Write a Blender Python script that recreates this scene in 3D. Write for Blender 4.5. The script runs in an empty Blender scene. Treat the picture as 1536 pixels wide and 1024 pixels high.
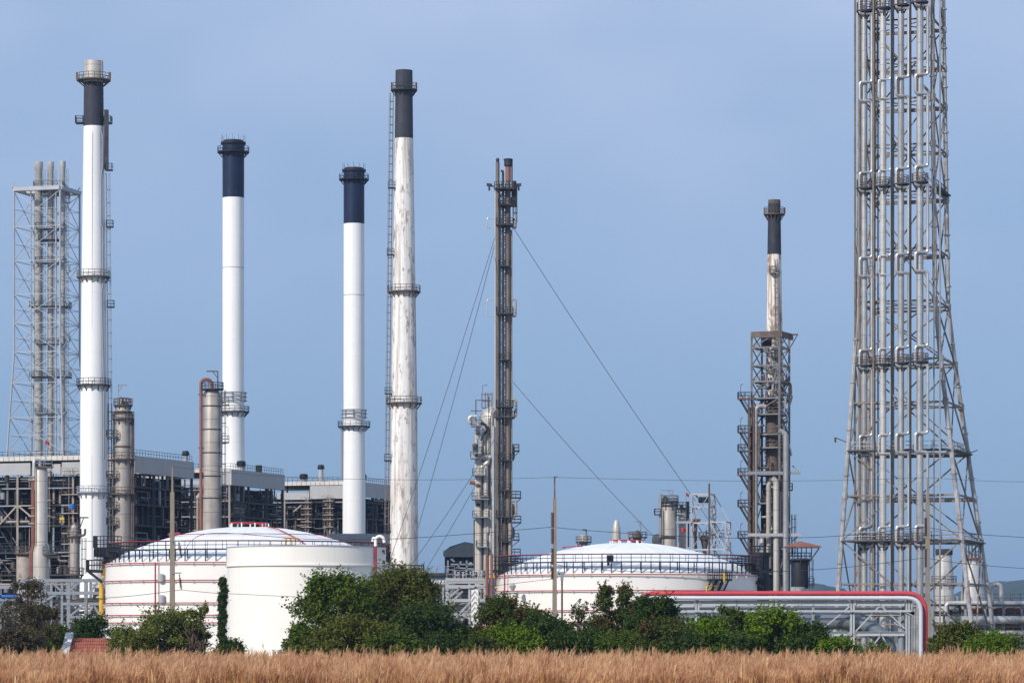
import bpy, math, random
import numpy as np
from mathutils import Vector as V
PI = math.pi
R = math.radians
random.seed(7)
rng = np.random.default_rng(11)
scene = bpy.context.scene
COL = scene.collection
# ---------------------------------------------------------------- camera frame of the site survey
F, HY, CX, EYE = 5000.0, 945.0, 768.0, 3.8      # focal length in photo pixels, horizon row, centre column, eye height
def P(px, py, D):
    return V(((px - CX) * D / F, D, EYE + (HY - py) * D / F))
def GX(px, D): return (px - CX) * D / F
def GZ(py, D): return EYE + (HY - py) * D / F
def K(D): return D / F

# ---------------------------------------------------------------- materials
def mat(name, col, rough=.6, metal=0., var=.12, vscale=.6, streak=None, blotch=None, bump=0., spec=.4, joint=None):
    m = bpy.data.materials.new(name); m.use_nodes = True
    nt = m.node_tree; N = nt.nodes; L = nt.links
    b = N['Principled BSDF']
    b.inputs['Roughness'].default_value = rough; b.inputs['Metallic'].default_value = metal
    b.inputs['Specular IOR Level'].default_value = spec
    tc = N.new('ShaderNodeTexCoord'); oi = N.new('ShaderNodeObjectInfo')
    mul = N.new('ShaderNodeMath'); mul.operation = 'MULTIPLY'; mul.inputs[1].default_value = 37.; L.new(oi.outputs['Random'], mul.inputs[0])
    ad = N.new('ShaderNodeVectorMath'); ad.operation = 'ADD'; L.new(tc.outputs['Object'], ad.inputs[0]); L.new(mul.outputs[0], ad.inputs[1])
    def noise(scale3, det=5., rgh=.6):
        mp = N.new('ShaderNodeMapping'); mp.inputs['Scale'].default_value = scale3; L.new(ad.outputs[0], mp.inputs['Vector'])
        n = N.new('ShaderNodeTexNoise'); n.inputs['Scale'].default_value = 1.; n.inputs['Detail'].default_value = det
        n.inputs['Roughness'].default_value = rgh; L.new(mp.outputs[0], n.inputs['Vector']); return n.outputs['Fac']
    def ramp(fac, lo, hi):
        r = N.new('ShaderNodeMapRange'); r.inputs['From Min'].default_value = lo; r.inputs['From Max'].default_value = hi
        L.new(fac, r.inputs['Value']); return r.outputs[0]
    def mix(fac, a, c):
        x = N.new('ShaderNodeMix'); x.data_type = 'RGBA'
        if isinstance(fac, (int, float)): x.inputs['Factor'].default_value = fac
        else: L.new(fac, x.inputs['Factor'])
        for s, q in ((6, a), (7, c)):
            if isinstance(q, tuple): x.inputs[s].default_value = (*q, 1)
            else: L.new(q, x.inputs[s])
        return x.outputs[2]
    def scaled(fac, k):
        q = N.new('ShaderNodeMath'); q.operation = 'MULTIPLY'; q.inputs[1].default_value = k; L.new(fac, q.inputs[0]); return q.outputs[0]
    lo = tuple(max(0, c * (1 - var)) for c in col); hi = tuple(min(.95, c * (1 + var)) for c in col)
    c = mix(ramp(noise((vscale,) * 3), .3, .7), lo, hi)
    if blotch:
        bc, amt, sc, l, h = blotch
        c = mix(scaled(ramp(noise(sc if isinstance(sc, tuple) else (sc,) * 3, 8., .68), l, h), amt), c, bc)
    if streak:
        scol, amt, sx, sz, l, h = streak
        c = mix(scaled(ramp(noise((sx, sx, sz), 6.), l, h), amt), c, scol)
    if joint:   # horizontal plate joints every `pitch` metres
        jc, pitch, wid, amt = joint
        sep = N.new('ShaderNodeSeparateXYZ'); L.new(tc.outputs['Object'], sep.inputs[0])
        md = N.new('ShaderNodeMath'); md.operation = 'MODULO'; md.inputs[1].default_value = pitch; L.new(sep.outputs['Z'], md.inputs[0])
        ls = N.new('ShaderNodeMath'); ls.operation = 'LESS_THAN'; ls.inputs[1].default_value = wid; L.new(md.outputs[0], ls.inputs[0])
        c = mix(scaled(ls.outputs[0], amt), c, jc)
    L.new(c, b.inputs['Base Color'])
    if bump:
        bp = N.new('ShaderNodeBump'); bp.inputs['Strength'].default_value = bump; bp.inputs['Distance'].default_value = .1
        L.new(noise((vscale * 6,) * 3), bp.inputs['Height']); L.new(bp.outputs[0], b.inputs['Normal'])
    return m
RUST = (.16, .06, .028)
M = {}
M['tank'] = mat('tank white paint', (.79, .765, .72), .45, var=.03, vscale=.15, streak=((.55, .49, .40), .22, .55, .05, .58, .8), joint=((.6, .58, .54), 2.45, .06, .35))
M['tank2'] = mat('tank cream paint', (.80, .77, .71), .42, var=.02, vscale=.12, streak=((.5, .42, .30), .2, .9, .04, .56, .78), joint=((.62, .6, .55), 2.37, .035, .5))
M['roof'] = mat('tank roof paint', (.80, .81, .83), .5, var=.05, vscale=.2, blotch=((.5, .52, .55), .3, .5, .5, .75))
M['stackwhite'] = mat('stack white paint', (.80, .80, .79), .5, var=.03, vscale=.2, streak=((.52, .48, .44), .3, 1.1, .025, .55, .75), joint=((.6, .6, .6), 11., .07, .5))
M['navy'] = mat('stack dark navy paint', (.009, .017, .048), .5, spec=.2, var=.3, vscale=.3, streak=((.03, .035, .05), .6, .8, .04, .5, .7))
M['charcoal'] = mat('stack charcoal paint', (.04, .042, .056), .6, spec=.2, var=.2, vscale=.4, streak=((.09, .08, .08), .4, .6, .05, .5, .75))
M['weather'] = mat('weathered white concrete', (.78, .765, .74), .75, var=.05, vscale=.5, streak=((.38, .31, .26), .8, 1.3, .05, .45, .64),
                   blotch=((.27, .21, .17), .9, (1.1, 1.1, .4), .525, .64), bump=.2)
M['weather2'] = mat('rust streaked white paint', (.77, .73, .67), .75, var=.08, vscale=.6, streak=((.24, .14, .09), .85, 1.6, .04, .46, .58), blotch=((.2, .13, .1), .85, (1.1, 1.1, .45), .51, .61))
M['sootcap'] = mat('sooty black paint', (.02, .024, .036), .7, var=.3, vscale=.4, blotch=((.12, .08, .05), .5, .8, .56, .75))
M['insul'] = mat('aluminium cladding', (.50, .465, .42), .45, .2, var=.1, vscale=.5, streak=((.22, .18, .15), .5, .8, .07, .5, .75), joint=((.2, .18, .17), 3.6, .1, .8))
M['insul_dark'] = mat('stained aluminium cladding', (.37, .335, .30), .5, .15, var=.15, vscale=.5, streak=((.14, .10, .08), .65, .9, .05, .47, .72), joint=((.13, .11, .1), 4.1, .12, .8))
M['silver'] = mat('silver pipe cladding', (.55, .54, .52), .36, .35, var=.12, vscale=.8, streak=((.25, .22, .19), .5, 1.2, .08, .5, .72), joint=((.3, .3, .3), 1.9, .06, .7))
M['darkpipe'] = mat('brown stained pipe', (.17, .14, .12), .5, .15, var=.2, vscale=.6, streak=((.06, .045, .04), .7, 1., .05, .46, .68))
M['galv'] = mat('galvanised pipe', (.45, .45, .45), .36, .45, var=.15, vscale=.8, streak=((.15, .125, .105), .65, 1.2, .05, .46, .68))
M['galvr'] = mat('galvanised steel with rust', (.34, .34, .345), .6, .2, var=.25, vscale=.9, blotch=(RUST, .65, (.7, .7, .22), .53, .63))
M['rusty'] = mat('rusty steel', (.19, .16, .14), .8, .1, var=.3, vscale=.8, blotch=((.24, .22, .20), .7, (.7, .7, .3), .52, .62))
M['paleSteel'] = mat('pale painted steel', (.37, .39, .43), .55, .2, var=.12, vscale=.4, streak=((.25, .2, .17), .35, .8, .1, .55, .75))
M['beige'] = mat('beige painted steel', (.33, .285, .245), .65, .05, var=.18, vscale=.5, blotch=((.22, .13, .09), .5, .6, .54, .68))
M['greysteel'] = mat('grey painted steel', (.235, .265, .305), .55, .15, var=.12, vscale=.5, streak=((.18, .14, .12), .4, .8, .1, .55, .75))
M['framesteel'] = mat('brown grey frame steel', (.16, .155, .16), .6, .1, var=.25, vscale=.6, blotch=((.13, .08, .06), .7, .5, .54, .66))
M['darksteel'] = mat('dark steel', (.042, .044, .052), .65, .1, spec=.25, var=.3, vscale=.6, blotch=((.14, .08, .05), .5, .7, .55, .7))
M['blacksteel'] = mat('black painted steel', (.014, .016, .024), .6, .05, spec=.25, var=.3, vscale=.6)
M['browns'] = mat('brown weathered steel', (.10, .072, .06), .7, .1, var=.3, vscale=.6, blotch=((.20, .165, .14), .6, .6, .54, .68))
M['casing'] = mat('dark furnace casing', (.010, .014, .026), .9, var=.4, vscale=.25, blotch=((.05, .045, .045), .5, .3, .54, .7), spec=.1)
M['panel'] = mat('grey cladding panel', (.37, .375, .385), .6, .05, var=.06, vscale=.3, streak=((.3, .26, .22), .4, .7, .12, .52, .75))
M['panellight'] = mat('light cladding panel', (.56, .53, .49), .6, var=.08, vscale=.4, streak=((.35, .28, .22), .5, .8, .15, .52, .72))
M['red'] = mat('red pipe paint', (.34, .025, .035), .45, var=.15, vscale=.5)
M['redpipe'] = mat('red main paint', (.50, .05, .07), .55, var=.08, vscale=.3, streak=((.45, .1, .1), .3, .6, .2, .5, .7))
M['brownred'] = mat('brown red pipe', (.24, .095, .065), .6, .05, var=.2, vscale=.7, blotch=((.12, .07, .05), .5, .6, .52, .7))
M['yellow'] = mat('yellow paint', (.62, .38, .02), .5, var=.1)
M['blue'] = mat('blue paint', (.02, .13, .42), .5, var=.1)
M['flagred'] = mat('red cloth', (.55, .03, .02), .8, var=.15)
M['gantry'] = mat('pale grey gantry steel', (.45, .48, .50), .5, .15, var=.08, vscale=.5, streak=((.3, .27, .24), .35, .9, .12, .55, .76))
M['whitepipe'] = mat('white pipe', (.66, .69, .73), .35, .25, var=.05, vscale=.5)
M['bigpipe'] = mat('big silver pipe', (.24, .265, .29), .38, .45, var=.08, vscale=.5)
M['concrete'] = mat('pole concrete', (.25, .205, .16), .85, var=.12, vscale=1.2, streak=((.2, .16, .12), .5, 2., .15, .5, .72))
M['insulator'] = mat('brown porcelain', (.10, .045, .035), .3, var=.1)
M['wire'] = mat('cable', (.05, .052, .06), .5, .3, var=.1)
M['tile'] = mat('red roof tile', (.30, .085, .055), .8, var=.22, vscale=1.5, blotch=((.12, .06, .05), .6, .8, .52, .68))
M['barge'] = mat('flaking white board', (.62, .61, .60), .8, var=.1, vscale=1., blotch=((.28, .25, .23), .8, 2.2, .5, .6))
M['bark'] = mat('bark', (.10, .07, .05), .9, var=.3, vscale=2., bump=.3)
M['ground'] = mat('ground soil and weeds', (.13, .10, .055), .95, var=.3, vscale=.15, blotch=((.05, .07, .025), .7, .08, .48, .6))
M['gravel'] = mat('plant gravel', (.26, .24, .21), .95, var=.15, vscale=.3, blotch=((.15, .13, .11), .6, .1, .48, .62))
M['hill'] = mat('wooded hill', (.022, .04, .03), .95, var=.5, vscale=.02, blotch=((.012, .022, .018), .7, .03, .45, .6))

# ---------------------------------------------------------------- mesh builder
class MB:
    def __init__(s): s.v = []; s.f = []
    def _ring(s, c, a, b, r, n, ph=0):
        i = len(s.v)
        for k in range(n):
            t = 2 * PI * k / n + ph
            s.v.append(c + a * (r * math.cos(t)) + b * (r * math.sin(t)))
        return i
    def tube(s, p0, p1, r0, r1=None, n=6, cap=True):
        p0 = V(p0); p1 = V(p1); r1 = r0 if r1 is None else r1
        d = p1 - p0
        if d.length < 1e-5: return s
        d.normalize()
        up = V((0, 0, 1)) if abs(d.z) < .95 else V((1, 0, 0))
        a = d.cross(up).normalized(); b = d.cross(a)
        ph = PI / n
        i = s._ring(p0, a, b, r0, n, ph); j = s._ring(p1, a, b, r1, n, ph)
        for k in range(n):
            q = (k + 1) % n; s.f.append((i + k, i + q, j + q, j + k))
        if cap:
            s.f.append(tuple(range(i + n - 1, i - 1, -1))); s.f.append(tuple(range(j, j + n)))
        return s
    def bar(s, p0, p1, w, h=None):
        h = h or w
        p0 = V(p0); p1 = V(p1); d = p1 - p0
        if d.length < 1e-5: return s
        d.normalize(); up = V((0, 0, 1)) if abs(d.z) < .95 else V((0, 1, 0))
        a = d.cross(up).normalized() * (w / 2); b = a.cross(d).normalized() * (h / 2)
        i = len(s.v)
        for p in (p0, p1):
            s.v += [p - a - b, p + a - b, p + a + b, p - a + b]
        s.f += [(i, i + 1, i + 2, i + 3), (i + 7, i + 6, i + 5, i + 4)] + [(i + k, i + 4 + k, i + 4 + (k + 1) % 4, i + (k + 1) % 4) for k in range(4)]
        return s
    def obox(s, o, ex, ey, ez):
        o = V(o); ex = V(ex); ey = V(ey); ez = V(ez); i = len(s.v)
        s.v += [o, o + ex, o + ex + ey, o + ey, o + ez, o + ex + ez, o + ex + ey + ez, o + ey + ez]
        s.f += [(i + 3, i + 2, i + 1, i), (i + 4, i + 5, i + 6, i + 7)] + [(i + k, i + (k + 1) % 4, i + 4 + (k + 1) % 4, i + 4 + k) for k in range(4)]
        return s
    def box(s, c, sx, sy, sz):
        c = V(c); return s.obox(c - V((sx, sy, sz)) / 2, (sx, 0, 0), (0, sy, 0), (0, 0, sz))
    def lathe(s, cx, cy, prof, n=32, cap=True):
        rings = []
        for r, z in prof:
            rings.append(s._ring(V((cx, cy, z)), V((1, 0, 0)), V((0, 1, 0)), max(r, 1e-4), n))
        for i, j in zip(rings, rings[1:]):
            for k in range(n):
                q = (k + 1) % n; s.f.append((i + k, i + q, j + q, j + k))
        if cap:
            s.f.append(tuple(range(rings[0] + n - 1, rings[0] - 1, -1))); s.f.append(tuple(range(rings[-1], rings[-1] + n)))
        return s
    def arc(s, cx, cy, z, r0, r1, h, a0=0, a1=2 * PI, n=36):      # annular slab
        full = abs(a1 - a0 - 2 * PI) < 1e-4; m = n if full else n + 1; i = len(s.v)
        for k in range(m):
            t = a0 + (a1 - a0) * k / n; c, q = math.cos(t), math.sin(t)
            s.v += [V((cx + r0 * c, cy + r0 * q, z)), V((cx + r1 * c, cy + r1 * q, z)), V((cx + r1 * c, cy + r1 * q, z + h)), V((cx + r0 * c, cy + r0 * q, z + h))]
        for k in range(n):
            a = i + 4 * k; b = i + 4 * ((k + 1) % m)
            for e in range(4): s.f.append((a + e, b + e, b + (e + 1) % 4, a + (e + 1) % 4))
        if not full:
            s.f.append((i, i + 1, i + 2, i + 3)); b = i + 4 * n; s.f.append((b + 3, b + 2, b + 1, b))
        return s
    def hoop(s, cx, cy, z, r, t, a0=0, a1=2 * PI, n=36, m=5):    # thin ring pipe
        pts = [V((cx + r * math.cos(a0 + (a1 - a0) * k / n), cy + r * math.sin(a0 + (a1 - a0) * k / n), z)) for k in range(n + 1)]
        return s.sweep(pts, t, m)
    def sweep(s, pts, r, n=8, cap=True):
        pts = [V(p) for p in pts]; prev = None; d0 = (pts[1] - pts[0]).normalized()
        up = V((0, 0, 1)) if abs(d0.z) < .9 else V((1, 0, 0))
        a = d0.cross(up).normalized(); first = last = None
        rr = r if isinstance(r, (list, tuple)) else [r] * len(pts)
        for k, p in enumerate(pts):
            if k == 0: d = d0
            elif k == len(pts) - 1: d = (pts[k] - pts[k - 1]).normalized()
            else:
                d = ((pts[k + 1] - p).normalized() + (p - pts[k - 1]).normalized())
                d = d.normalized() if d.length > 1e-6 else (pts[k + 1] - p).normalized()
            a = (a - d * a.dot(d))
            a = a.normalized() if a.length > 1e-6 else d.orthogonal().normalized()
            i = s._ring(p, a, d.cross(a), rr[k], n)
            if prev is not None:
                for q in range(n): s.f.append((prev + q, prev + (q + 1) % n, i + (q + 1) % n, i + q))
            else: first = i
            prev = i
        if cap:
            s.f.append(tuple(range(first + n - 1, first - 1, -1))); s.f.append(tuple(range(prev, prev + n)))
        return s
    def path(s, pts, r, n=8, bend=None):
        pts = [V(p) for p in pts]; out = [pts[0]]
        for k in range(1, len(pts) - 1):
            p = pts[k]; u = pts[k - 1] - p; w = pts[k + 1] - p
            b = min(bend or 2.6 * r, u.length * .49, w.length * .49)
            A = p + u.normalized() * b; B = p + w.normalized() * b
            for t in (0, .2, .4, .6, .8, 1): out.append(A * (1 - t) ** 2 + p * 2 * t * (1 - t) + B * t * t)
        out.append(pts[-1]); o2 = [out[0]]
        for p in out[1:]:
            if (p - o2[-1]).length > 1e-4: o2.append(p)
        return s.sweep(o2, r, n)
    def rail(s, pts, closed=False, h=1.1, sp=1.6, r=.045, mids=1):
        pts = [V(p) for p in pts]
        if closed: pts = pts + [pts[0]]
        for p, q in zip(pts, pts[1:]):
            Ln = (q - p).length; n = max(1, round(Ln / sp))
            for k in range(n + 1):
                c = p.lerp(q, k / n); s.bar(c, c + V((0, 0, h)), r * 1.7)
            for m in range(mids + 1):
                z = h * (m + 1) / (mids + 1); s.bar(p + V((0, 0, z)), q + V((0, 0, z)), r * 1.7)
        return s
    def crail(s, cx, cy, z, r, h=1.1, n=16, t=.045, a0=0, a1=2 * PI, mids=1):
        for k in range(n + 1):
            a = a0 + (a1 - a0) * k / n; c = V((cx + r * math.cos(a), cy + r * math.sin(a), z)); s.bar(c, c + V((0, 0, h)), t * 1.7)
        for m in range(mids + 1):
            s.hoop(cx, cy, z + h * (m + 1) / (mids + 1), r, t, a0, a1, n * 2, 4)
        return s
    def ladder(s, p0, p1, out, w=.5, r=.035, step=.8, cage=True, hoop=2.0):
        p0 = V(p0); p1 = V(p1); out = V(out).normalized(); d = (p1 - p0); Ln = d.length; side = d.normalized().cross(out).normalized() * (w / 2)
        s.bar(p0 - side, p1 - side, r * 2); s.bar(p0 + side, p1 + side, r * 2)
        for k in range(int(Ln / step)):
            c = p0.lerp(p1, (k + .5) * step / Ln); s.bar(c - side, c + side, r * 1.4)
        if cage:
            for k in range(int(Ln / hoop)):
                c = p0.lerp(p1, (k + .5) * hoop / Ln)
                q = [c + side * (1.6 * math.cos(t)) + out * (.75 * math.sin(t)) for t in [PI * j / 6 for j in range(7)]]
                for a, b in zip(q, q[1:]): s.bar(a, b, r * 2)
            for t in (PI / 4, PI / 2, 3 * PI / 4):
                o = side * (1.6 * math.cos(t)) + out * (.75 * math.sin(t)); s.bar(p0 + o, p1 + o, r * 1.5)
        return s
    def merge(s, o):
        i = len(s.v); s.v += o.v; s.f += [tuple(k + i for k in f) for f in o.f]; return s
    def build(s, name, m, parent=None, ang=38):
        me = bpy.data.meshes.new(name)
        org = ORG.get(parent.name, V((0, 0, 0))) if parent else getattr(s, 'org', V((0, 0, 0)))
        me.from_pydata([tuple(p - org) for p in s.v], [], s.f); me.update()
        me.materials.append(m)
        me.polygons.foreach_set('use_smooth', [True] * len(me.polygons))
        me.set_sharp_from_angle(angle=R(ang))
        o = bpy.data.objects.new(name, me); COL.objects.link(o)
        if parent: o.parent = parent; ORG[o.name] = org
        else: o.location = org; ORG[o.name] = V(org)
        return o
ORG = {}
def thing(name, label, cat, loc, group=None):
    o = bpy.data.objects.new(name, None); COL.objects.link(o); o.location = loc; o.empty_display_size = .5
    ORG[o.name] = V(loc); o['label'] = label; o['category'] = cat
    if group: o['group'] = group
    return o
def tag(o, label, cat, group=None):
    o['label'] = label; o['category'] = cat
    if group: o['group'] = group
    return o
def base(px, D): return V((GX(px, D), D, 0))
def struct(o): o['kind'] = 'structure'; return o

def cplat(root, cx, cy, z, r0, r1, md, mr, h=1.1, t=.05, brk=14, nr=18, mids=1, a0=0, a1=2 * PI, dk=.22):
    d = MB().arc(cx, cy, z - dk, r0, r1, dk, a0, a1)
    for k in range(brk):
        a = a0 + (a1 - a0) * (k + .5) / brk; c, s = math.cos(a), math.sin(a)
        d.bar((cx + (r0 + .02) * c, cy + (r0 + .02) * s, z - 1.2), (cx + (r1 - .15) * c, cy + (r1 - .15) * s, z - .2), .14)
    o = d.build('platform', md, root)
    MB().crail(cx, cy, z, r1 - .06, h, nr, t, a0, a1, mids).build('railing', mr, o)
    return o
def rplat(root, c, sx, sy, md, mr, t=.04, rot=0., h=1.1, brackets=None, dk=.2):
    """rectangular grating platform, top at c.z"""
    c = V(c); ex = V((math.cos(rot), math.sin(rot), 0)) * sx; ey = V((-math.sin(rot), math.cos(rot), 0)) * sy
    o = c - ex / 2 - ey / 2
    d = MB().obox(o - V((0, 0, dk)), ex, ey, V((0, 0, dk)))
    if brackets:
        for q in brackets: d.bar(q[0], q[1], .12)
    p = d.build('platform', md, root)
    i = .06
    MB().rail([o + ex * i / sx, o + ex * (1 - i / sx), o + ex + ey * .96, o + ey * .96], True, h, 1.2, t).build('railing', mr, p)
    return p
def davit(root, p, h, reach, m, r=.11):
    p = V(p)
    MB().bar(p, p + V((0, 0, h)), r * 2).bar(p + V((0, 0, h)), p + V((reach, 0, h)), r * 2).bar(p + V((0, 0, h * .6)), p + V((reach * .45, 0, h)), r * 1.4).build('davit', m, root)

class Pieces:
    """many like pieces of one thing: each a part of its own, past `cap` the least visible as one part"""
    def __init__(s): s.L = []
    def new(s, rank=0, m=None): q = MB(); s.L.append((rank, len(s.L), q, m)); return q
    def build(s, name, m, parent, cap=60, rest='small_pipework'):
        L = sorted(s.L, key=lambda e: e[:2]); r = {}
        for i, (_, _, q, mt) in enumerate(L):
            if not q.v: continue
            if i < cap: q.build(name, mt or m, parent)
            else: r.setdefault((mt or m).name, (MB(), mt or m))[0].merge(q)
        for q, mt in r.values(): o = q.build(rest, mt, parent); o['kind'] = 'stuff'
# ================================================================= the three oil tanks in front
def ring_pts(cx, cy, z, r, a0, a1, n):
    return [V((cx + r * math.cos(a0 + (a1 - a0) * k / n), cy + r * math.sin(a0 + (a1 - a0) * k / n), z)) for k in range(n + 1)]

def domed_tank(pxc, D, Rd, ztop, zpeak, rings, label, label_dome_ribs=20, riser_angles=(), group='white oil storage tanks with domed roofs'):
    c = base(pxc, D); cx, cy = c.x, c.y
    t = thing('storage_tank', label, 'storage tank', c, group)
    sh_ = MB().lathe(cx, cy, [(Rd, 0), (Rd, ztop), (Rd - .35, ztop + .02), (Rd - .35, ztop - .3)], 128, False)
    SHELL = sh_
    h = zpeak - ztop - .8
    # sloped eave then spherical dome
    prof = [(Rd - .3, ztop - .1), (Rd - 2.2, ztop + 1.25)]
    rr = Rd - 2.2; h = zpeak - prof[-1][1]
    for k in range(1, 15):
        q = 1 - k / 14; prof.append((rr * q, prof[1][1] + h * (1 - q * q)))
    dm = MB().lathe(cx, cy, prof, 128, False)
    o = dm.build('dome_roof', M['roof'], t)
    s = MB()
    for k in range(label_dome_ribs):
        a = 2 * PI * k / label_dome_ribs
        s.sweep([V((cx + r * math.cos(a), cy + r * math.sin(a), z + .02)) for r, z in prof[1:-1:2]], .03, 4)
    s.build('roof_seam', M['roof'], o)
    # elevated perimeter walkway
    zw = ztop + 1.75; w = MB().arc(cx, cy, zw, Rd - 1.3, Rd - .2, .2, n=96)
    n = 84
    for k in range(n):
        a = 2 * PI * k / n; ca, sa = math.cos(a), math.sin(a)
        w.bar((cx + (Rd - .35) * ca, cy + (Rd - .35) * sa, ztop), (cx + (Rd - .35) * ca, cy + (Rd - .35) * sa, zw), .17)
        if k % 2 == 0: w.bar((cx + (Rd - 1.15) * ca, cy + (Rd - 1.15) * sa, ztop + .5), (cx + (Rd - 1.15) * ca, cy + (Rd - 1.15) * sa, zw), .17)
    wk = w.build('walkway', M['blacksteel'], t)
    MB().crail(cx, cy, zw + .2, Rd - .28, 1.15, 84, .045).build('railing', M['blacksteel'], wk)
    MB().crail(cx, cy, zw + .2, Rd - 1.22, 1.15, 56, .045).build('railing', M['blacksteel'], wk)
    MB().hoop(cx, cy, zw + 1.42, Rd - .28, .06, n=96).build('cooling_main', M['red'], t)
    # spray water rings round the shell, on brackets
    for z in rings:
        m = MB().hoop(cx, cy, z, Rd + .42, .095, n=110, m=6)
        q = m.build('spray_ring', M['red'], t)
        b = SHELL
        for k in range(46):
            a = 2 * PI * (k + .3) / 46; ca, sa = math.cos(a), math.sin(a)
            b.bar((cx + Rd * ca, cy + Rd * sa, z - .14), (cx + (Rd + .5) * ca, cy + (Rd + .5) * sa, z - .14), .1)
            b.bar((cx + Rd * ca, cy + Rd * sa, z - .55), (cx + (Rd + .42) * ca, cy + (Rd + .42) * sa, z - .2), .07)
    sh_.build('shell', M['tank'], t)
    for a, mt, z0, z1, r in riser_angles:
        ca, sa = math.cos(a), math.sin(a)
        MB().tube((cx + (Rd + .75) * ca, cy + (Rd + .75) * sa, z0), (cx + (Rd + .75) * ca, cy + (Rd + .75) * sa, z1), r, n=8).build('riser', M[mt], t)
    return t, cx, cy, prof

def ang_at(px, pxc, D, Rd):    # angle on the front of the shell that appears at column px
    X = GX(px, D - Rd * .8) - GX(pxc, D)
    X = max(-Rd, min(Rd, X))
    return -math.acos(X / Rd)

def dome_at(cx, cy, prof, ang, frac):
    r = prof[1][0] * frac
    z = prof[1][1] + (prof[-1][1] - prof[1][1]) * (1 - frac * frac)
    return V((cx + r * math.cos(ang), cy + r * math.sin(ang), z))

# ---- left tank
DL, RL = 532., 22.8
zl = 14.4
def zring(py, D): return GZ(py, D)
tl, cx, cy, prof = domed_tank(374, DL, RL, zl, 20.3, [zring(y, DL - RL) for y in (843, 869.5, 903.5, 922, 933.5)],
    'largest white domed oil tank, ringed by red pipes, standing behind the cream tank', riser_angles=[(ang_at(238.5, 374, DL, RL), 'red', 5.6, 14.2, .13)])
# roof top guard rail, red spray headers, yellow foam posts, vents
g = MB()
for k in range(9):
    a = PI * 2 * k / 9 + .2; g.tube(dome_at(cx, cy, prof, a, .15), dome_at(cx, cy, prof, a, .15) + V((0, 0, .7)), .11, n=6)
go = g.build('roof_post', M['tank'], tl)
MB().hoop(cx, cy, dome_at(cx, cy, prof, 0, .15).z + .72, prof[1][0] * .15, .10, n=40, m=6).build('roof_header', M['red'], tl)
MB().sweep([dome_at(cx, cy, prof, -.98, f) + V((0, 0, .35)) for f in (.16, .45, .75, .98)], .09, 6).build('roof_header', M['red'], tl)
MB().hoop(cx, cy, dome_at(cx, cy, prof, 0, .62).z + .35, prof[1][0] * .62, .06, n=60, m=5).build('roof_header', M['red'], tl)
MB().hoop(cx, cy, dome_at(cx, cy, prof, 0, .62).z + .6, prof[1][0] * .62, .13, PI * .95, PI * 1.2, 20, 5).build('roof_header', M['red'], tl)
for px in (442, 450, 458):
    a = ang_at(px, 374, DL, RL); p = dome_at(cx, cy, prof, a, .93)
    MB().tube(p - V((0, 0, .1)), p + V((0, 0, 1.8)), .11, n=6).tube(p + V((-.45, 0, 1.75)), p + V((.45, 0, 1.75)), .13, n=6).build('foam_post', M['yellow'], tl)
for k, a in enumerate((ang_at(245, 374, DL, RL), ang_at(246, 374, DL, RL))):
    z = (GZ(866, DL - RL), GZ(898, DL - RL))[k]
    p = V((cx + (RL + .3) * math.cos(a), cy + (RL + .3) * math.sin(a), z))
    MB().lathe(p.x, p.y, [(.1, p.z - .7), (.55, p.z - .5), (.55, p.z + .5), (.2, p.z + .7)], 10).bar(p + V((0, .6, 0)), p, .2).build('foam_chamber', M['panel'], tl)
# stair landings at the left edge of the left tank
a = PI
x0 = cx - RL - 1.6
for z, yy in ((GZ(856, DL), cy - 1.), ):
    pl = MB().box((x0, yy, z), 2.6, 3.2, .2).bar((x0 - 1.2, yy, z), (cx - RL + .1, yy, z - 2.2), .3).bar((x0 - 1.2, yy - 1.5, z), (cx - RL + .1, yy - 1.5, z - 2.2), .3).bar((x0 - 1.2, yy - 1.5, z), (x0 + 1.2, yy - 1.5, z - .1), .5)
    po = pl.build('landing', M['blacksteel'], tl)
    MB().rail([(x0 + 1.2, yy - 1.5, z + .1), (x0 - 1.25, yy - 1.5, z + .1), (x0 - 1.25, yy + 1.5, z + .1), (x0 + 1.2, yy + 1.5, z + .1)], False, 1.6, .8, .07, 1).build('railing', M['blacksteel'], po)
st = MB()
zq = GZ(823, DL)
st.box((cx - RL + .8, cy - 3, zq - .6), 4.2, 5, 1.5)
st.box((cx - RL + 1.4, cy - 3, zq - 1.8), 2.4, 4, 2.0)
so = st.build('stair_head', M['blacksteel'], tl)
MB().rail([(cx - RL + 3, cy - 5.5, zq), (cx - RL - 1.4, cy - 5.5, zq), (cx - RL - 1.4, cy - .5, zq)], False, 1.9, .55, .07, 2).rail([(cx - RL + .2, cy - 5.6, zq - 3.2), (cx - RL - 1.3, cy - 5.6, zq - 3.2)], False, 3., .5, .06, 3).build('railing', M['blacksteel'], so)
MB().tube((GX(153.5, DL), cy - 1.5, GZ(925, DL)), (GX(153.5, DL), cy - 1.5, GZ(873, DL)), .34, n=10).path([(GX(157, DL), cy - 2, GZ(866, DL)), (GX(157, DL), cy - 2, GZ(842, DL))], .28).build('foam_riser', M['yellow'], tl)

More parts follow.
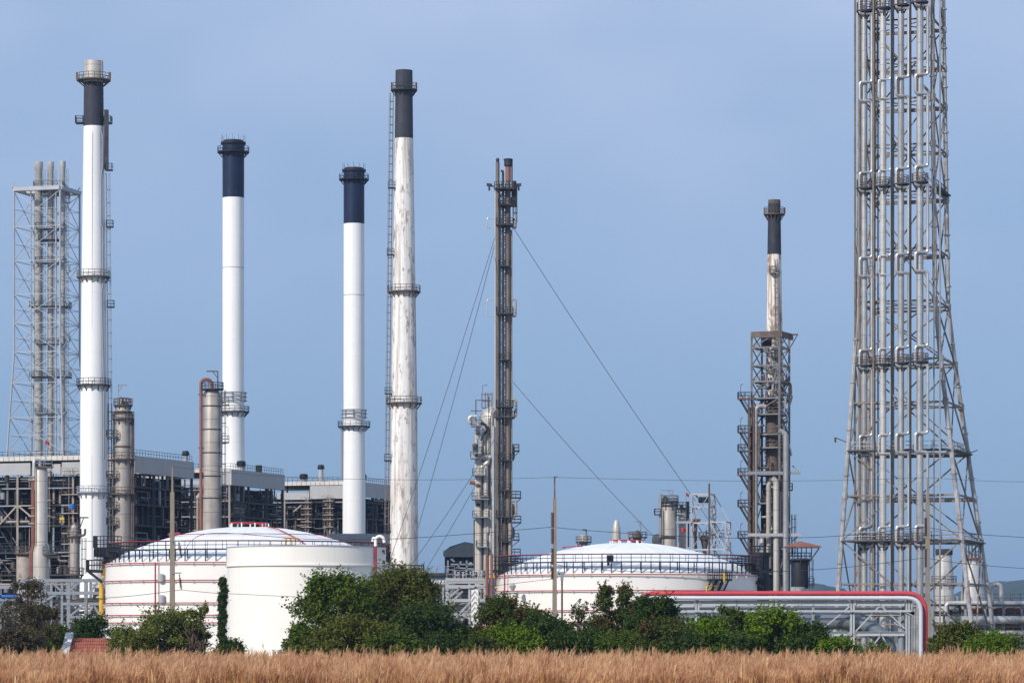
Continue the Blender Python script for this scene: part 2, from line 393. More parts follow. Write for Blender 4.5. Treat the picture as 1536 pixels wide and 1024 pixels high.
# ---- right tank
DR, RR = 568., 22.15
tr, cx, cy, prof = domed_tank(940, DR, RR, 13.2, 18.7, [GZ(y, DR - RR) for y in (861, 885, 915, 933)],
    'white domed oil tank half hidden by bushes, behind the end of the red main', riser_angles=[(ang_at(763, 940, DR, RR), 'red', 4, 13.3, .13)])
g = MB()
for k in range(11):
    a = PI * 2 * k / 11 + .2; p = dome_at(cx, cy, prof, a, .14); g.tube(p, p + V((0, 0, .5)), .12, n=6)
g.build('roof_post', M['tank'], tr)
MB().hoop(cx, cy, dome_at(cx, cy, prof, 0, .14).z + .52, prof[1][0] * .14, .09, n=40, m=6).build('roof_header', M['red'], tr)
MB().hoop(cx, cy, dome_at(cx, cy, prof, 0, .55).z + .5, prof[1][0] * .55, .1, PI * .9, PI * 1.25, 20, 5).build('roof_header', M['red'], tr)
p = dome_at(cx, cy, prof, -1.75, .96)
MB().box(p + V((0, -1.2, .9)), 1.1, .9, 1.0).tube(p + V((-.3, -1.2, -.3)), p + V((-.3, -1.2, .6)), .2).build('gauge_box', M['blacksteel'], tr)
# landing with stair on its right front
a = ang_at(1073, 940, DR, RR); ca, sa = math.cos(a), math.sin(a)
q = V((cx + (RR + 1.1) * ca, cy + (RR + 1.1) * sa, 0)); tx = V((-sa, ca, 0)); nx = V((ca, sa, 0))
z0 = GZ(871, DR - 15)
lm = MB().obox(q - tx * 1.9 - nx * .9 + V((0, 0, z0)), tx * 3.9, nx * 1.8, V((0, 0, .3)))
for s in (-1.6, -.2, 1.2):
    for k in range(2):
        lm.bar(q + tx * (s + .2) + nx * (.6 - 1.2 * k) + V((0, 0, z0)), q + tx * (s - 1.2) + nx * (.6 - 1.2 * k) + V((0, 0, z0 - 2.2)), .2)
for k in range(7): lm.bar(q + tx * (1.0 - .18 * k) - nx * .7 + V((0, 0, z0 - .2 - .32 * k)), q + tx * (1.0 - .18 * k) + nx * .7 + V((0, 0, z0 - .2 - .32 * k)), .3, .06)
lo = lm.build('landing', M['blacksteel'], tr)
MB().rail([q - tx * 1.9 - nx * .8 + V((0, 0, z0 + .3)), q - tx * 1.9 + nx * .8 + V((0, 0, z0 + .3)), q + tx * 2 + nx * .8 + V((0, 0, z0 + .3)), q + tx * 2 - nx * .8 + V((0, 0, z0 + .3))], False, 1.15, .55, .06).build('railing', M['blacksteel'], lo)
MB().path([q - tx * 2.9 + V((0, 0, z0 - 2.4)), q - tx * 2.9 + V((0, 0, z0 - .9)), q - tx * .4 + V((0, 0, z0 - .9))], .13).tube(q + tx * .15 + nx * .9 + V((0, 0, z0 - .2)), q + tx * .15 + nx * .9 + V((0, 0, z0 + 1.4)), .2).build('foam_riser', M['yellow'], tr)
# stair head with railings at the far right and left edges
for sgn, nm in ((1, 'right'), (-1, 'left')):
    xx = cx + sgn * (RR - 1.4); zz = GZ(852, DR)
    s = MB().box((xx, cy - 2, zz - .5), 4.6, 6, .35)
    for k in range(7): s.bar((xx - 2.2 + .72 * k, cy - 5, zz - 2.2), (xx - 2.2 + .72 * k, cy - 5, zz - .5), .2)
    if sgn > 0:
        s.box((xx + .9, cy - 2.5, GZ(874, DR)), 3.2, 4, .5).bar((xx - .6, cy - 4.6, GZ(880, DR)), (xx + 2.4, cy - 4.6, GZ(868, DR)), .2)
        for k in range(4): s.bar((xx - .6 + k, cy - 4.5, GZ(888, DR)), (xx - .6 + k, cy - 4.5, GZ(860, DR)), .22)
    so = s.build('stair_head', M['blacksteel'], tr)
    MB().rail([(xx - 2.2, cy - 5, zz - .3), (xx + 2.2, cy - 5, zz - .3), (xx + 2.2, cy + 1, zz - .3)], False, 2.2, .62, .07, 2).build('railing', M['blacksteel'], so)
MB().path([(GX(741, DR), cy - 3, GZ(862, DR)), (GX(741, DR), cy - 3, GZ(872, DR)), ], .3).path([(GX(742, DR), cy - 3, GZ(881, DR)), (GX(748, DR), cy - 3, GZ(881, DR)), (GX(748, DR), cy - 3, GZ(900, DR))], .17).build('foam_riser', M['yellow'], tr)
p = V((GX(769, DR - 15), DR - 15.6, GZ(880, DR - 15)))
MB().lathe(p.x, p.y, [(.15, p.z - .8), (.6, p.z + .2), (.2, p.z + .6)], 8).build('foam_chamber', M['panel'], tr)

# ---- low white tank between the big tank and the weathered chimney
c = base(612, 565); t = thing('storage_tank', 'low white tank mostly hidden by trees below the weathered chimney', 'storage tank', c); k = K(565)
z = GZ(858, 565); rr_ = 25 * k
MB().lathe(c.x, 565, [(rr_, 0), (rr_, z), (rr_ - .2, z + .02), (0, z + .5)], 64, False).build('shell', M['tank'], t)
q = MB().crail(c.x, 565, z, rr_ - .1, 1.2, 22, .05); q.build('railing', M['darksteel'], t)
MB().hoop(c.x, 565, z - .6, rr_ + .3, .1, n=60, m=6).build('spray_ring', M['red'], t)
# ---- plain cream tank in front
DF, RF = 422., 10.0
c = base(459.5, DF); cx, cy = c.x, c.y
t = thing('storage_tank', 'plain cream open-top style tank with one rib below its rim, nearest of the tanks', 'storage tank', c)
t['label'] = 'plain smooth cream tank with a single rib below its rim, beside the green trees'
zt = GZ(821.5, DF); zr = GZ(848.5, DF)
MB().lathe(cx, cy, [(RF, 0), (RF, zr - .02)], 128, False).build('shell', M['tank2'], t)
MB().lathe(cx, cy, [(RF + .02, zr), (RF + .06, zr + .02), (RF + .06, zt), (RF - .1, zt), (RF - .1, zt - .15)], 128, False).build('rim_band', M['tank2'], t)
MB().lathe(cx, cy, [(RF, zr - .14), (RF + .24, zr - .12), (RF + .24, zr + .04), (RF, zr + .06)], 128, False).build('wind_girder', M['tank2'], t)
MB().lathe(cx, cy, [(RF - .05, zt - .02), (RF + .13, zt - .02), (RF + .13, zt + .1), (RF - .05, zt + .1)], 128, False).build('rim_angle', M['panel'], t)
MB().lathe(cx, cy, [(RF - .1, zt - .12), (0, zt + .45)], 96, False).build('roof', M['tank2'], t)
a = ang_at(559, 459.5, DF, RF); ca, sa = math.cos(a), math.sin(a)
b = V((cx + (RF + .28) * ca, cy + (RF + .28) * sa, 0))
MB().tube(b + V((0, 0, .0)), b + V((0, 0, zt + .1)), .16, n=10).build('riser', M['red'], t)
bz = zt + .1
k = .0844
MB().tube(b + V((0, 0, bz)), b + V((0, 0, bz + .75)), .2, n=10).path([b + V((0, 0, bz + .3)), b + V((0, 0, bz + 1.05)), b + V((.55, 0, bz + 1.3)), b + V((1.0, 0, bz + 1.05)), b + V((1.1, 0, bz + .45))], .2, 10, .35).path([b + V((0, 0, bz + .4)), b + V((0, 0, bz + 1.)), b + V((-.32, 0, bz + 1.05)), b + V((-.4, 0, bz + .6))], .16, 10, .2).build('vent_gooseneck', M['tank2'], t)
b = V((cx - RF - .25, cy, 0))
m = MB()
for z in (GZ(892, DF), GZ(917, DF), GZ(938, DF)):
    m.sweep([V((b.x - .0, cy - .6, z + 1.)), V((b.x - .15, cy - .9, z + 1.)), V((b.x - .15, cy - .9, z - .9)), V((b.x, cy - .6, z - .9))], .05, 5)
m.bar((b.x + .2, cy - .6, 0), (b.x + .2, cy - .6, GZ(870, DF)), .06)
m.build('ladder', M['darksteel'], t)
a = ang_at(571, 459.5, DF, RF)
p = V((cx + RF * math.cos(a), cy + RF * math.sin(a), GZ(827, DF)))
MB().tube(p, p + V((.2, -.35, .05)), .16, n=8).tube(p + V((.2, -.35, .05)), p + V((.25, -.4, -.4)), .09).build('overflow_nozzle', M['brownred'], t)

# ================================================================= chimneys
def stack_xy(px, D): return GX(px, D), D
def chimney(pxb, pxt, D, label, prof, bands, plats, group=None, n=40):
    """prof: [(py, half width px)] bottom to top; bands: [(py0, py1, material)] from the bottom up"""
    xb = GX(pxb, D); t = thing('chimney', label, 'chimney', V((xb, D, 0)), group)
    k = K(D); pys = [p[0] for p in prof]
    def hw(py): return float(np.interp(-py, [-p for p in pys], [p[1] for p in prof])) * k
    names = []
    for j, (y0, y1, mt, nm) in enumerate(bands):
        ys = [y0] + [p for p in pys if y1 < p < y0] + [y1]
        pr = [(hw(y) , GZ(y, D)) for y in ys]
        if j == 0: pr = [(pr[0][0] * 1.02, 0)] + pr
        if j: pr[0] = (pr[0][0] + .004, pr[0][1])
        m = MB().lathe(xb, D, pr, n, j == len(bands) - 1)
        names.append(m.build(nm, M[mt], t))
    for py, rpx, md in plats:
        cplat(t, xb, D, GZ(py, D), hw(py) + .01, rpx * k, M[md], M[md if md != 'panel' else 'greysteel'], t=.05)
    return t, xb, hw, names

# weathered ground level for chimneys hidden behind: prof starts at py of z=0
def gy(D): return HY + EYE / K(D)
t1, x1, hw1, b1 = chimney(140.5, 142, 616, 'tallest white chimney, with a charcoal band and a bare metal mouth',
    [(gy(616), 22.5), (870, 20.8), (640, 20.2), (440, 18.2), (190, 15.2), (92, 14.3)],
    [(gy(616), 190, 'stackwhite', 'shaft'), (190, 124, 'charcoal', 'painted_band'), (124, 92, 'insul', 'mouth')],
    [(120, 25.5, 'browns'), (415, 25.5, 'browns'), (577, 26, 'darksteel'), (738, 25.5, 'greysteel')])
k = K(616)
# right hand service ladder, cable tray and pipework
xr = lambda py: x1 + hw1(py)
MB().ladder((xr(860) + .5, 615.4, GZ(860, 616)), (xr(260) + .4, 615.4, GZ(260, 616)), (1, -.2, 0), .5, .045, 1.2, True, 2.4).build('ladder', M['greysteel'], t1)
MB().box((xr(210) + .55, 615.2, (GZ(166, 616) + GZ(255, 616)) / 2), .75, .8, (255 - 166) * k).build('cable_tray', M['darksteel'], t1)
pp = [(x1 + (154 - 140.5) * k, 440), (x1 + 15.5 * k, 430), (x1 + 15.5 * k, 345), (x1 + 12.8 * k, 335), (x1 + 12.8 * k, 262), (x1 + 14.6 * k, 255), (x1 + 14.6 * k, 205), (x1 + 12 * k, 196)]
MB().path([(p[0], 616 - hw1(p[1]) * .72, GZ(p[1], 616)) for p in [(x1 + 17 * k, 690), (x1 + 17 * k, 580)] + pp], .17).build('drain_pipe', M['greysteel'], t1)
MB().tube((x1, 616 - hw1(860) - .1, GZ(860, 616)), (x1, 616 - hw1(200) - .1, GZ(200, 616)), .03, n=4).build('conduit', M['greysteel'], t1)
for py in (255, 340, 460):
    rplat(t1, (xr(py) + .9, 615.6, GZ(py, 616)), 1.3, 1.6, M['darksteel'], M['darksteel'], .045)
for sx, px0 in ((-1, -15), (1, 15)):
    rplat(t1, (x1 + sx * (hw1(182) + .7), 616, GZ(184, 616)), 1.5, 2.2, M['darksteel'], M['darksteel'], .06)
MB().ladder((xr(118) - .2, 615, GZ(118, 616)), (xr(118) - .2, 615, GZ(86, 616)), (1, 0, 0), .9, .05, 1., False).build('ladder', M['panel'], t1)
for sx in (-1, 1):
    MB().tube((x1 + sx * 3.05, 615.6, GZ(120, 616)), (x1 + sx * 3.05, 615.6, GZ(109, 616)), .2, n=8).build('warning_light', M['brownred'], t1)

t2, x2, hw2, b2 = chimney(350, 349, 715, 'white chimney with navy blue top behind the stained steel column',
    [(gy(715), 17.5), (700, 17.2), (585, 16.4), (297, 16.2), (212, 16.4)],
    [(gy(715), 297, 'stackwhite', 'shaft'), (297, 217, 'navy', 'painted_band')],
    [(228, 24, 'blacksteel'), (617, 24, 'darksteel')], group='white chimneys with navy tops')
t3, x3, hw3, b3 = chimney(531, 531, 758, 'white chimney with navy blue top standing next to the weathered peeling chimney',
    [(gy(758), 17.2), (720, 17.), (610, 15.8), (336, 15.6), (252, 15.6)],
    [(gy(758), 336, 'stackwhite', 'shaft'), (336, 258, 'navy', 'painted_band')],
    [(269, 22.5, 'blacksteel'), (639, 24.5, 'darksteel')], group='white chimneys with navy tops')
for t, x, hw, D, yt, ym, yr in ((t2, x2, hw2, 715, 217, 212, (589, 595, 601)), (t3, x3, hw3, 758, 258, 254, (615, 620, 626))):
    r = hw(yt); z = GZ(yt, D)
    MB().lathe(x, D, [(r, z), (r + .35, z + .05), (r + .35, z + .5), (r * .96, z + .55), (r * .9, z + .9), (r * .8, z + .9), (r * .8, z - .5)], 40, False).build('rim', M['blacksteel'], t)
    m = MB()
    for j in range(12):
        m = MB(); a = 2 * PI * j / 12; m.tube((x + (r + .2) * math.cos(a), D + (r + .2) * math.sin(a), z), (x + (r + .2) * math.cos(a), D + (r + .2) * math.sin(a), z + 2.), .04, n=4); m.build('lightning_rod', M['darksteel'], t)
    m = MB()
    for y in yr: m.hoop(x, D, GZ(y, D), hw(y) + .45, .13, n=36)
    for j in range(8):
        a = 2 * PI * j / 8; rr = hw(yr[1]) + .2; m.bar((x + rr * math.cos(a), D + rr * math.sin(a), GZ(yr[0], D)), (x + rr * math.cos(a), D + rr * math.sin(a), GZ(yr[2], D)), .2)
    m.build('sampling_ring', M['greysteel'], t)
    m = MB().hoop(x, D, GZ(yt + 185, D), hw(yt + 185) + .015, .05, n=40); m.build('joint_ring', M['greysteel'], t)
MB().tube((x3 - hw3(640) - .25, 757, GZ(720, 758)), (x3 - hw3(640) - .25, 757, GZ(642, 758)), .22).build('conduit', M['greysteel'], t3)

t4, x4, hw4, b4 = chimney(606, 606, 640, 'weathered white chimney with peeling paint and a caged ladder up its left side',
    [(gy(640), 23.5), (850, 21.6), (600, 19.8), (435, 17.2), (208, 13.7), (106, 12.8)],
    [(gy(640), 208, 'weather', 'shaft'), (208, 136, 'charcoal', 'painted_band'), (136, 106, 'charcoal', 'mouth')],
    [(135, 20, 'darksteel'), (437, 25, 'browns'), (604, 27, 'browns')])
k = K(640)
MB().ladder((x4 - hw4(850) - .35, 639.5, GZ(850, 640)), (x4 - hw4(140) - .35, 639.5, GZ(140, 640)), (-1, -.15, 0), .5, .05, 1.0, True, 1.5).build('ladder', M['rusty'], t4)
for py in (282, 382, 590, 690, 795):
    rplat(t4, (x4 - hw4(py) - .5, 639.2, GZ(py, 640)), 1.3, 1.3, M['darksteel'], M['darksteel'], .04)
for sx in (-1, 1):
    MB().tube((x4 + sx * 2.35, 639.6, GZ(134, 640)), (x4 + sx * 2.35, 639.6, GZ(124, 640)), .18, n=8).build('warning_light', M['brownred'], t4)

# ---- chimney rising out of the frame of the process tower at the right
t5, x5, hw5, b5 = chimney(1161.5, 1162, 606, 'slender rust streaked white chimney with black top rising from the open steel frame',
    [(gy(606), 14), (600, 13.6), (382, 10.4), (300, 9.2)],
    [(gy(606), 382, 'weather2', 'shaft'), (382, 306, 'sootcap', 'painted_band'), (306, 300, 'browns', 'mouth')],
    [(321, 16, 'browns')], n=28)
k = K(606)
MB().ladder((x5 + .3, 606 - hw5(600) - .2, GZ(600, 606)), (x5 + .2, 606 - hw5(390) - .15, GZ(390, 606)), (0, -1, 0), .5, .04, 1.0, True, 1.6).build('ladder', M['rusty'], t5)
rplat(t5, (x5 - .4, 606 - hw5(405) - .5, GZ(410, 606)), 1.3, 1.1, M['rusty'], M['rusty'], .04)
for sx in (-1, 1): MB().tube((x5 + sx * 1.85, 605.6, GZ(320, 606)), (x5 + sx * 1.85, 605.6, GZ(312, 606)), .15, n=8).build('warning_light', M['brownred'], t5)
# ================================================================= the three furnaces (fired heaters) in a row
U = V((-.94, .342, 0)).normalized(); W = V((.342, .94, 0)).normalized(); Z = V((0, 0, 1))
def furnace(corner_px, D, L, depth, label, spec, ztop=38.0, seed=1, slip=()):
    rd = random.Random(seed)
    c = base(corner_px, D)
    t = thing('furnace', label, 'furnace', c, 'open steel furnace blocks in a row')
    def q(u, w, z): return c + U * u + W * w + Z * z
    zt = ztop; zf = ztop - 3.7
    # roof slab and cladding
    MB().obox(q(-.25, -.25, zt - .9), U * (L + .5), W * (depth + .5), Z * .55).build('roof', M['panel'], t)
    ls = MB()
    n = int(L / 1.15)
    for k in range(n):
        ls.obox(q(k * L / n + .05, -.42, zt - .98), U * (L / n - .1), W * .12, Z * .86)
    ls.build('edge_panel', M['panellight'], t)
    for (a, b, z0, z1) in spec['band']:
        MB().obox(q(a, -.3, z0), U * (b - a), W * .2, Z * (z1 - z0)).build('cladding', M['panel'], t)
    MB().obox(q(-.32, -.32, zf), U * .2, W * (depth + .6), Z * (zt - .4 - zf)).build('cladding', M['panel'], t)
    MB().obox(q(-.15, -.28, zf), U * .5, W * .04, Z * (zt - .9 - zf)).build('corner_trim', M['panellight'], t)
    rl = MB().rail([q(L, 0, zt - .3), q(0, 0, zt - .3), q(0, depth, zt - .3)], False, 1.15, 1.25, .045)
    rl.build('railing', M['darksteel'], t)
    # roof fans
    for (u, w, kind) in spec['vents']:
        p = q(u, w, zt - .35)
        if kind == 0:
            m = MB().lathe(p.x, p.y, [(.8, p.z), (.7, p.z + .9), (.8, p.z + 1.3)], 14); o = m.build('roof_vent', M['panel'], t)
            MB().lathe(p.x, p.y, [(.9, p.z + .9), (1.0, p.z + 1.1), (.95, p.z + 1.9), (.6, p.z + 2.1)], 14).build('hood', M['blacksteel'], o)
        elif kind == 1:
            m = MB().lathe(p.x, p.y, [(1.3, p.z), (.9, p.z + .9), (.6, p.z + 1.2), (.5, p.z + 3.2)], 14); o = m.build('roof_vent', M['panel'], t)
            MB().lathe(p.x, p.y, [(.7, p.z + 3.1), (.85, p.z + 3.4), (.6, p.z + 4.1)], 14).build('hood', M['blacksteel'], o)
        else:
            MB().box(p + V((0, 0, .8)), 1.3, 1.3, 1.6).build('roof_vent', M['blacksteel'], t)
    # columns
    cu = spec['cols']
    for u in cu:
        MB().bar(q(u, 0, 0), q(u, 0, zf), .4, .36).build('column', M['beige'], t)
    for w in (depth * .34, depth * .68, depth):
        MB().bar(q(.1, w, 0), q(.1, w, zf), .55, .5).build('column', M['darksteel'], t)
    for u in cu: MB().bar(q(u + .8, 3.2, 0), q(u + .8, 3.2, zf), .4).build('inner_column', M['darksteel'], t)
    # floors
    lev = spec['levels']
    for z in lev:
        m = MB().bar(q(.1, 0, z), q(.1, depth, z), .25, .28); m.bar(q(-.2, .12, z), q(L, .12, z), .2, .24); m.build('floor_beam', M['darksteel'], t)
        for a_, b_ in zip(cu, cu[1:]):
            if rd.random() < .72: MB().bar(q(a_ + .24, -.02, z + rd.uniform(-.1, .1)), q(b_ - .24 - rd.choice([0, 0, 1.5, 3]), -.02, z), .2, .24).build('floor_beam', M['beige' if rd.random() < .4 else 'greysteel'], t)
        g = MB().obox(q(-.1, .3, z + .1), U * L, W * 5.6, Z * .12).obox(q(0, .3, z + .1), U * 6, W * depth, Z * .12).build('floor_grating', M['blacksteel'], t)
        MB().rail([q(L, .35, z + .25), q(0.3, .35, z + .25), q(.3, depth, z + .25)], False, 1.1, 2.4, .035).build('railing', M['darksteel'], g)
    # recessed casings
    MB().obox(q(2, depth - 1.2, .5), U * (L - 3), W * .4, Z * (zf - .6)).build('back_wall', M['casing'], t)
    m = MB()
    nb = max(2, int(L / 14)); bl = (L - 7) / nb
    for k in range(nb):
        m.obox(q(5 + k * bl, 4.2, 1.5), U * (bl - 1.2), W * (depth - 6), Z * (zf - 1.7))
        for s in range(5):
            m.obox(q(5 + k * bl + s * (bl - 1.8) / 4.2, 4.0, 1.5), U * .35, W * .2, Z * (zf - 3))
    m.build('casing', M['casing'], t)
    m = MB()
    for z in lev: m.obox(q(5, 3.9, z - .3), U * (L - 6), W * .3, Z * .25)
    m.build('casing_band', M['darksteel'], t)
    # clutter: pipes, ducts, landings, ladders
    PL = Pieces(); keys = ['beige', 'darksteel', 'darksteel', 'framesteel', 'casing', 'browns', 'greysteel', 'greysteel', 'blacksteel', 'darkpipe']
    zl = [2.] + lev + [zf]
    for k in range(int(L * 9)):
        i = rd.randrange(len(zl) - 1); z = zl[i] + rd.uniform(.6, max(.8, zl[i + 1] - zl[i] - .6))
        u = rd.uniform(0.5, L - 4); w = rd.choice([.5, .8, 1.2, 1.8, 2.4, 3.0]); m = PL.new(w, M[rd.choice(keys)]); ln = rd.uniform(1.2, 6.5)
        r = rd.choice([.06, .09, .09, .13, .18, .26])
        typ = rd.random()
        if typ < .45:
            m.path([q(u, w, z), q(u + ln, w, z), q(u + ln, w, z + rd.choice([-1.5, 1.2, 1.8]))], r, 6)
        elif typ < .8:
            m.tube(q(u, w, zl[i] + .2), q(u, w, zl[i + 1] + rd.choice([0, 0, 3.4])), r, n=6)
        elif typ < .83:
            m.bar(q(u, w, zl[i] + .3), q(u + 3.4, w, zl[i + 1]), .22)
        else:
            p = q(u, w, z); m.lathe(p.x, p.y, [(.05, p.z - .7), (.55, p.z - .5), (.55, p.z + .6), (.05, p.z + .9)], 10)
    for k in range(int(depth * 5)):
        i = rd.randrange(len(zl) - 1); m = PL.new(1, M[rd.choice(keys)]); z = zl[i] + rd.uniform(.6, max(.8, zl[i + 1] - zl[i] - .6))
        w = rd.uniform(1, depth - 4); u = rd.choice([.4, 1., 2., 3.4, 4.8]); ln = rd.uniform(2, 7); r = rd.choice([.08, .12, .16, .25])
        if rd.random() < .55: m.path([q(u, w, z), q(u, w + ln, z), q(u, w + ln, z + rd.choice([-1.6, 1.5]))], r, 6)
        else: m.tube(q(u, w, zl[i] + .2), q(u, w, zl[i + 1]), r, n=6)
    PL.build('pipe', M['browns'], t, 98)
    # short projecting landings at the front columns
    for (u, zs, wd, mt) in spec['land']:
        m = MB(); rr = MB()
        for z in zs:
            m.obox(q(u - wd / 2, -1.1, z), U * wd, W * 1.2, Z * .16)
            rr.rail([q(u - wd / 2, -1.05, z + .22), q(u + wd / 2, -1.05, z + .22)], False, 1.05, 1.2, .035)
        for s in (-.4, .4): m.bar(q(u + s, -.6, zs[0] - 3), q(u + s, -.6, zs[-1] + 1.2), .1)
        o = m.build('landing', M[mt], t); rr.build('railing', M['browns'], o)
    for (u0, z0, u1, z1) in spec['diag']:
        MB().bar(q(u0, -.05, z0), q(u1, -.05, z1), .28).build('brace', M['beige'], t)
    return t, q
LV = lambda D, ys: [GZ(y, D) for y in ys]
fl, ql = furnace(201, 646, 40, 26, 'furnace block with long grey cladding, cut by the edge and the tallest white chimney', dict(
    band=[(0, 15.5, 34.3, 36.6), (15.8, 17.6, 34.4, 36.3), (22.4, 40, 34.3, 36.6)],
    vents=[(4, 4, 2)], cols=[.3, 6.8, 13.2, 19, 25.4, 32, 38], levels=[18.0 - 11, GZ(862, 650), GZ(828, 650), GZ(788, 650), GZ(757, 650), GZ(731, 650)],
    land=[(13.4, [GZ(y, 650) for y in (834, 816, 800, 770, 742, 712)], 3.6, 'beige'), (8, [GZ(y, 650) for y in (768, 725)], 6, 'panel'), (18.5, [GZ(y, 650) for y in (774, 762, 750, 714)], 1.8, 'beige')],
    diag=[(25, GZ(758, 650), 20.5, GZ(784, 650)), (30, GZ(790, 650), 25.5, GZ(757, 650)), (22, GZ(731, 650), 19.4, GZ(708, 650))]), seed=3)
fm, qm = furnace(346, 700, 36, 27, 'middle furnace block with clad overhang and shaded right wall below the navy topped chimney', dict(
    band=[(0, 4.0, 34.3, 37.0), (4.2, 15, 34.4, 35.3), (15, 36, 34.4, 36.4)],
    vents=[(-.6 + 1.4, 7, 0), (11.2, 1.6, 1), (18.4, 1.4, 0), (23, 1.4, 2), (1.2, 17, 2)], cols=[.3, 6.5, 12.1, 17.8, 22.4, 29, 35], levels=[GZ(865, 700), GZ(835, 700), GZ(804, 700), GZ(774, 700), GZ(751.5, 700)],
    land=[(17.4, [GZ(y, 700) for y in (790, 785, 768, 754, 742, 733)], 2.8, 'beige'), (7.6, [GZ(y, 700) for y in (795, 776, 760, 735)], 3, 'beige'), (12.5, [GZ(y, 700) for y in (780, 787, 760)], 3.4, 'beige')],
    diag=[(22, GZ(775, 700), 17.6, GZ(799, 700)), (20, GZ(751, 700), 18, GZ(733, 700))]), seed=5)
fr, qr = furnace(537, 760, 30, 27, 'clad open furnace block directly behind the weathered peeling chimney', dict(
    band=[(0, 11.8, 33.9, 36.9), (12, 20, 33.8, 35.4)],
    vents=[(1.4, 6, 0), (9.7, 1.2, 1), (14, 1.2, 0)], cols=[.3, 7, 12.6, 18.3, 24, 29.6], levels=[GZ(835, 760), GZ(807, 760), GZ(777, 760), GZ(752, 760)], ztopfix=0,
    land=[(.5, [GZ(y, 760) for y in (790, 780, 773, 759)], 2.6, 'browns'), (7, [GZ(y, 760) for y in (790, 779, 772, 762, 751)], 2.6, 'beige'), (12.4, [GZ(y, 760) for y in (790, 782, 771, 762, 753)], 2.6, 'beige')],
    diag=[(16, GZ(766, 760), 14, GZ(756, 760))]), seed=9)
# bright tanks on the left furnace decks
for (px, py, mt) in ((108, 760, 'blue'), (93, 779, 'yellow')):
    p = P(px, py, 646); 
    if mt == 'blue': MB().lathe(p.x, p.y, [(.05, p.z - .5), (.55, p.z - .4), (.6, p.z + .2), (.3, p.z + .6)], 12).build('blue_drum', M[mt], fl)
    else: MB().box(p + V((0, 0, .2)), .9, .6, .5).bar(p + V((-.35, 0, 0)), p + V((-.35, 0, -.6)), .2).bar(p + V((.35, 0, 0)), p + V((.35, 0, -.6)), .2).build('hoist', M[mt], fl)

# ---- dark corrugated shed roof in front of the right furnace
c = base(540, 690); t = thing('shed', 'long dark shed with rounded corrugated roof, between the domed tank and the furnace', 'shed', c)
k = K(690); zb = GZ(818, 690); zt = GZ(799, 690); xw = 46 * k
m = MB(); m.obox((c.x - xw, 690, 0), (2 * xw, 0, 0), (0, 12, 0), (0, 0, zb)); m.build('wall', M['casing'], t)
m = MB()
for j in range(46):
    xa = c.x - xw - .3 + j * (2 * xw + .6) / 46; w = (2 * xw + .6) / 46
    pr = [V((0, 6 - 6.6 * math.cos(a), zb + (zt - zb) * math.sin(a))) for a in [PI * i / 10 for i in range(11)]]
    for o_, wd in ((0, .0), (.5, .09)):
        i0 = len(m.v)
        for p in pr:
            n = V((0, (p.y - 6) / 6.6, (p.z - zb) / (zt - zb)));
            for xx in (xa + o_ * w, xa + (o_ + .5) * w): m.v.append(V((xx, 690 + p.y, p.z)) + n * wd)
        for i in range(10): m.f.append((i0 + 2 * i, i0 + 2 * i + 1, i0 + 2 * i + 3, i0 + 2 * i + 2))
m.build('corrugated_roof', mat('dark corrugated sheet', (.05, .07, .095), .6, .1, var=.2, vscale=.4, blotch=((.12, .09, .07), .6, .3, .55, .7)), t)

# ---- dark hooded building left of the guyed flare
c = base(690, 720); k = K(720); t = thing('boiler_house', 'dark blue hooded building with hipped cap between chimney and steel columns', 'building', c)
y0 = 720
def prism(pts, y0, y1, m=None):
    m = m or MB(); i = len(m.v); n = len(pts)
    for y in (y0, y1):
        for (px, py) in pts: m.v.append(V((GX(px, 720), y, GZ(py, 720))))
    m.f.append(tuple(range(i, i + n))); m.f.append(tuple(range(i + 2 * n - 1, i + n - 1, -1)))
    for q in range(n): m.f.append((i + q, i + n + q, i + n + (q + 1) % n, i + (q + 1) % n))
    return m
prism([(665, 826), (665, 833), (668, 835), (716, 835), (716, 817), (697, 813)], 719, 731).build('roof', mat('dark blue hood', (.03, .042, .06), .7, var=.2), t)
prism([(666, 826), (675, 819), (697, 812), (714, 815), (716, 826)], 721, 730).build('roof_cap', M['casing'], t)
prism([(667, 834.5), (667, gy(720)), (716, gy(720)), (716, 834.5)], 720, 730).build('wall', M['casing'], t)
m = MB()
for (xa, ya, xb, yb) in ((676, 846, 714, 846), (686, 852, 691, 842), (672, 840, 672, 860), (700, 840, 700, 860), (676, 838, 682, 842), (684, 851, 714, 853)):
    m.bar(V((GX(xa, 720), 719.5, GZ(ya, 720))), V((GX(xb, 720), 719.5, GZ(yb, 720))), .3)
m.build('pipework', M['greysteel'], t)
m = MB()
for (xa, ya, xb, yb) in ((679, 839, 681, 836), (700, 843, 708, 849), (691, 841, 692, 846)):
    m.obox(V((GX(xa, 720), 719.8, GZ(yb, 720))), V(((xb - xa) * k, 0, 0)), V((0, .1, 0)), V((0, 0, (yb - ya) * k)))
m.build('window', M['paleSteel'], t)
# ================================================================= steel process columns
def column(px, D, label, prof, mt, plats=(), group='steel process columns', name='process_column', n=28):
    x = GX(px, D); t = thing(name, label, 'process column', V((x, D, 0)), group); k = K(D)
    pr = [(hw * k, GZ(py, D)) for py, hw in prof]
    pr = [(pr[0][0], 0)] + pr
    MB().lathe(x, D, pr, n).build('shell', M[mt], t)
    def hw(py): return float(np.interp(-py, [-p[0] for p in prof], [p[1] for p in prof])) * k
    for py, rpx, md in plats:
        cplat(t, x, D, GZ(py, D), hw(py) + .02, rpx * k, M[md], M['browns'], t=.05, brk=8, nr=12)
    return t, x, hw
def rel(px, D): return GX(px, D)

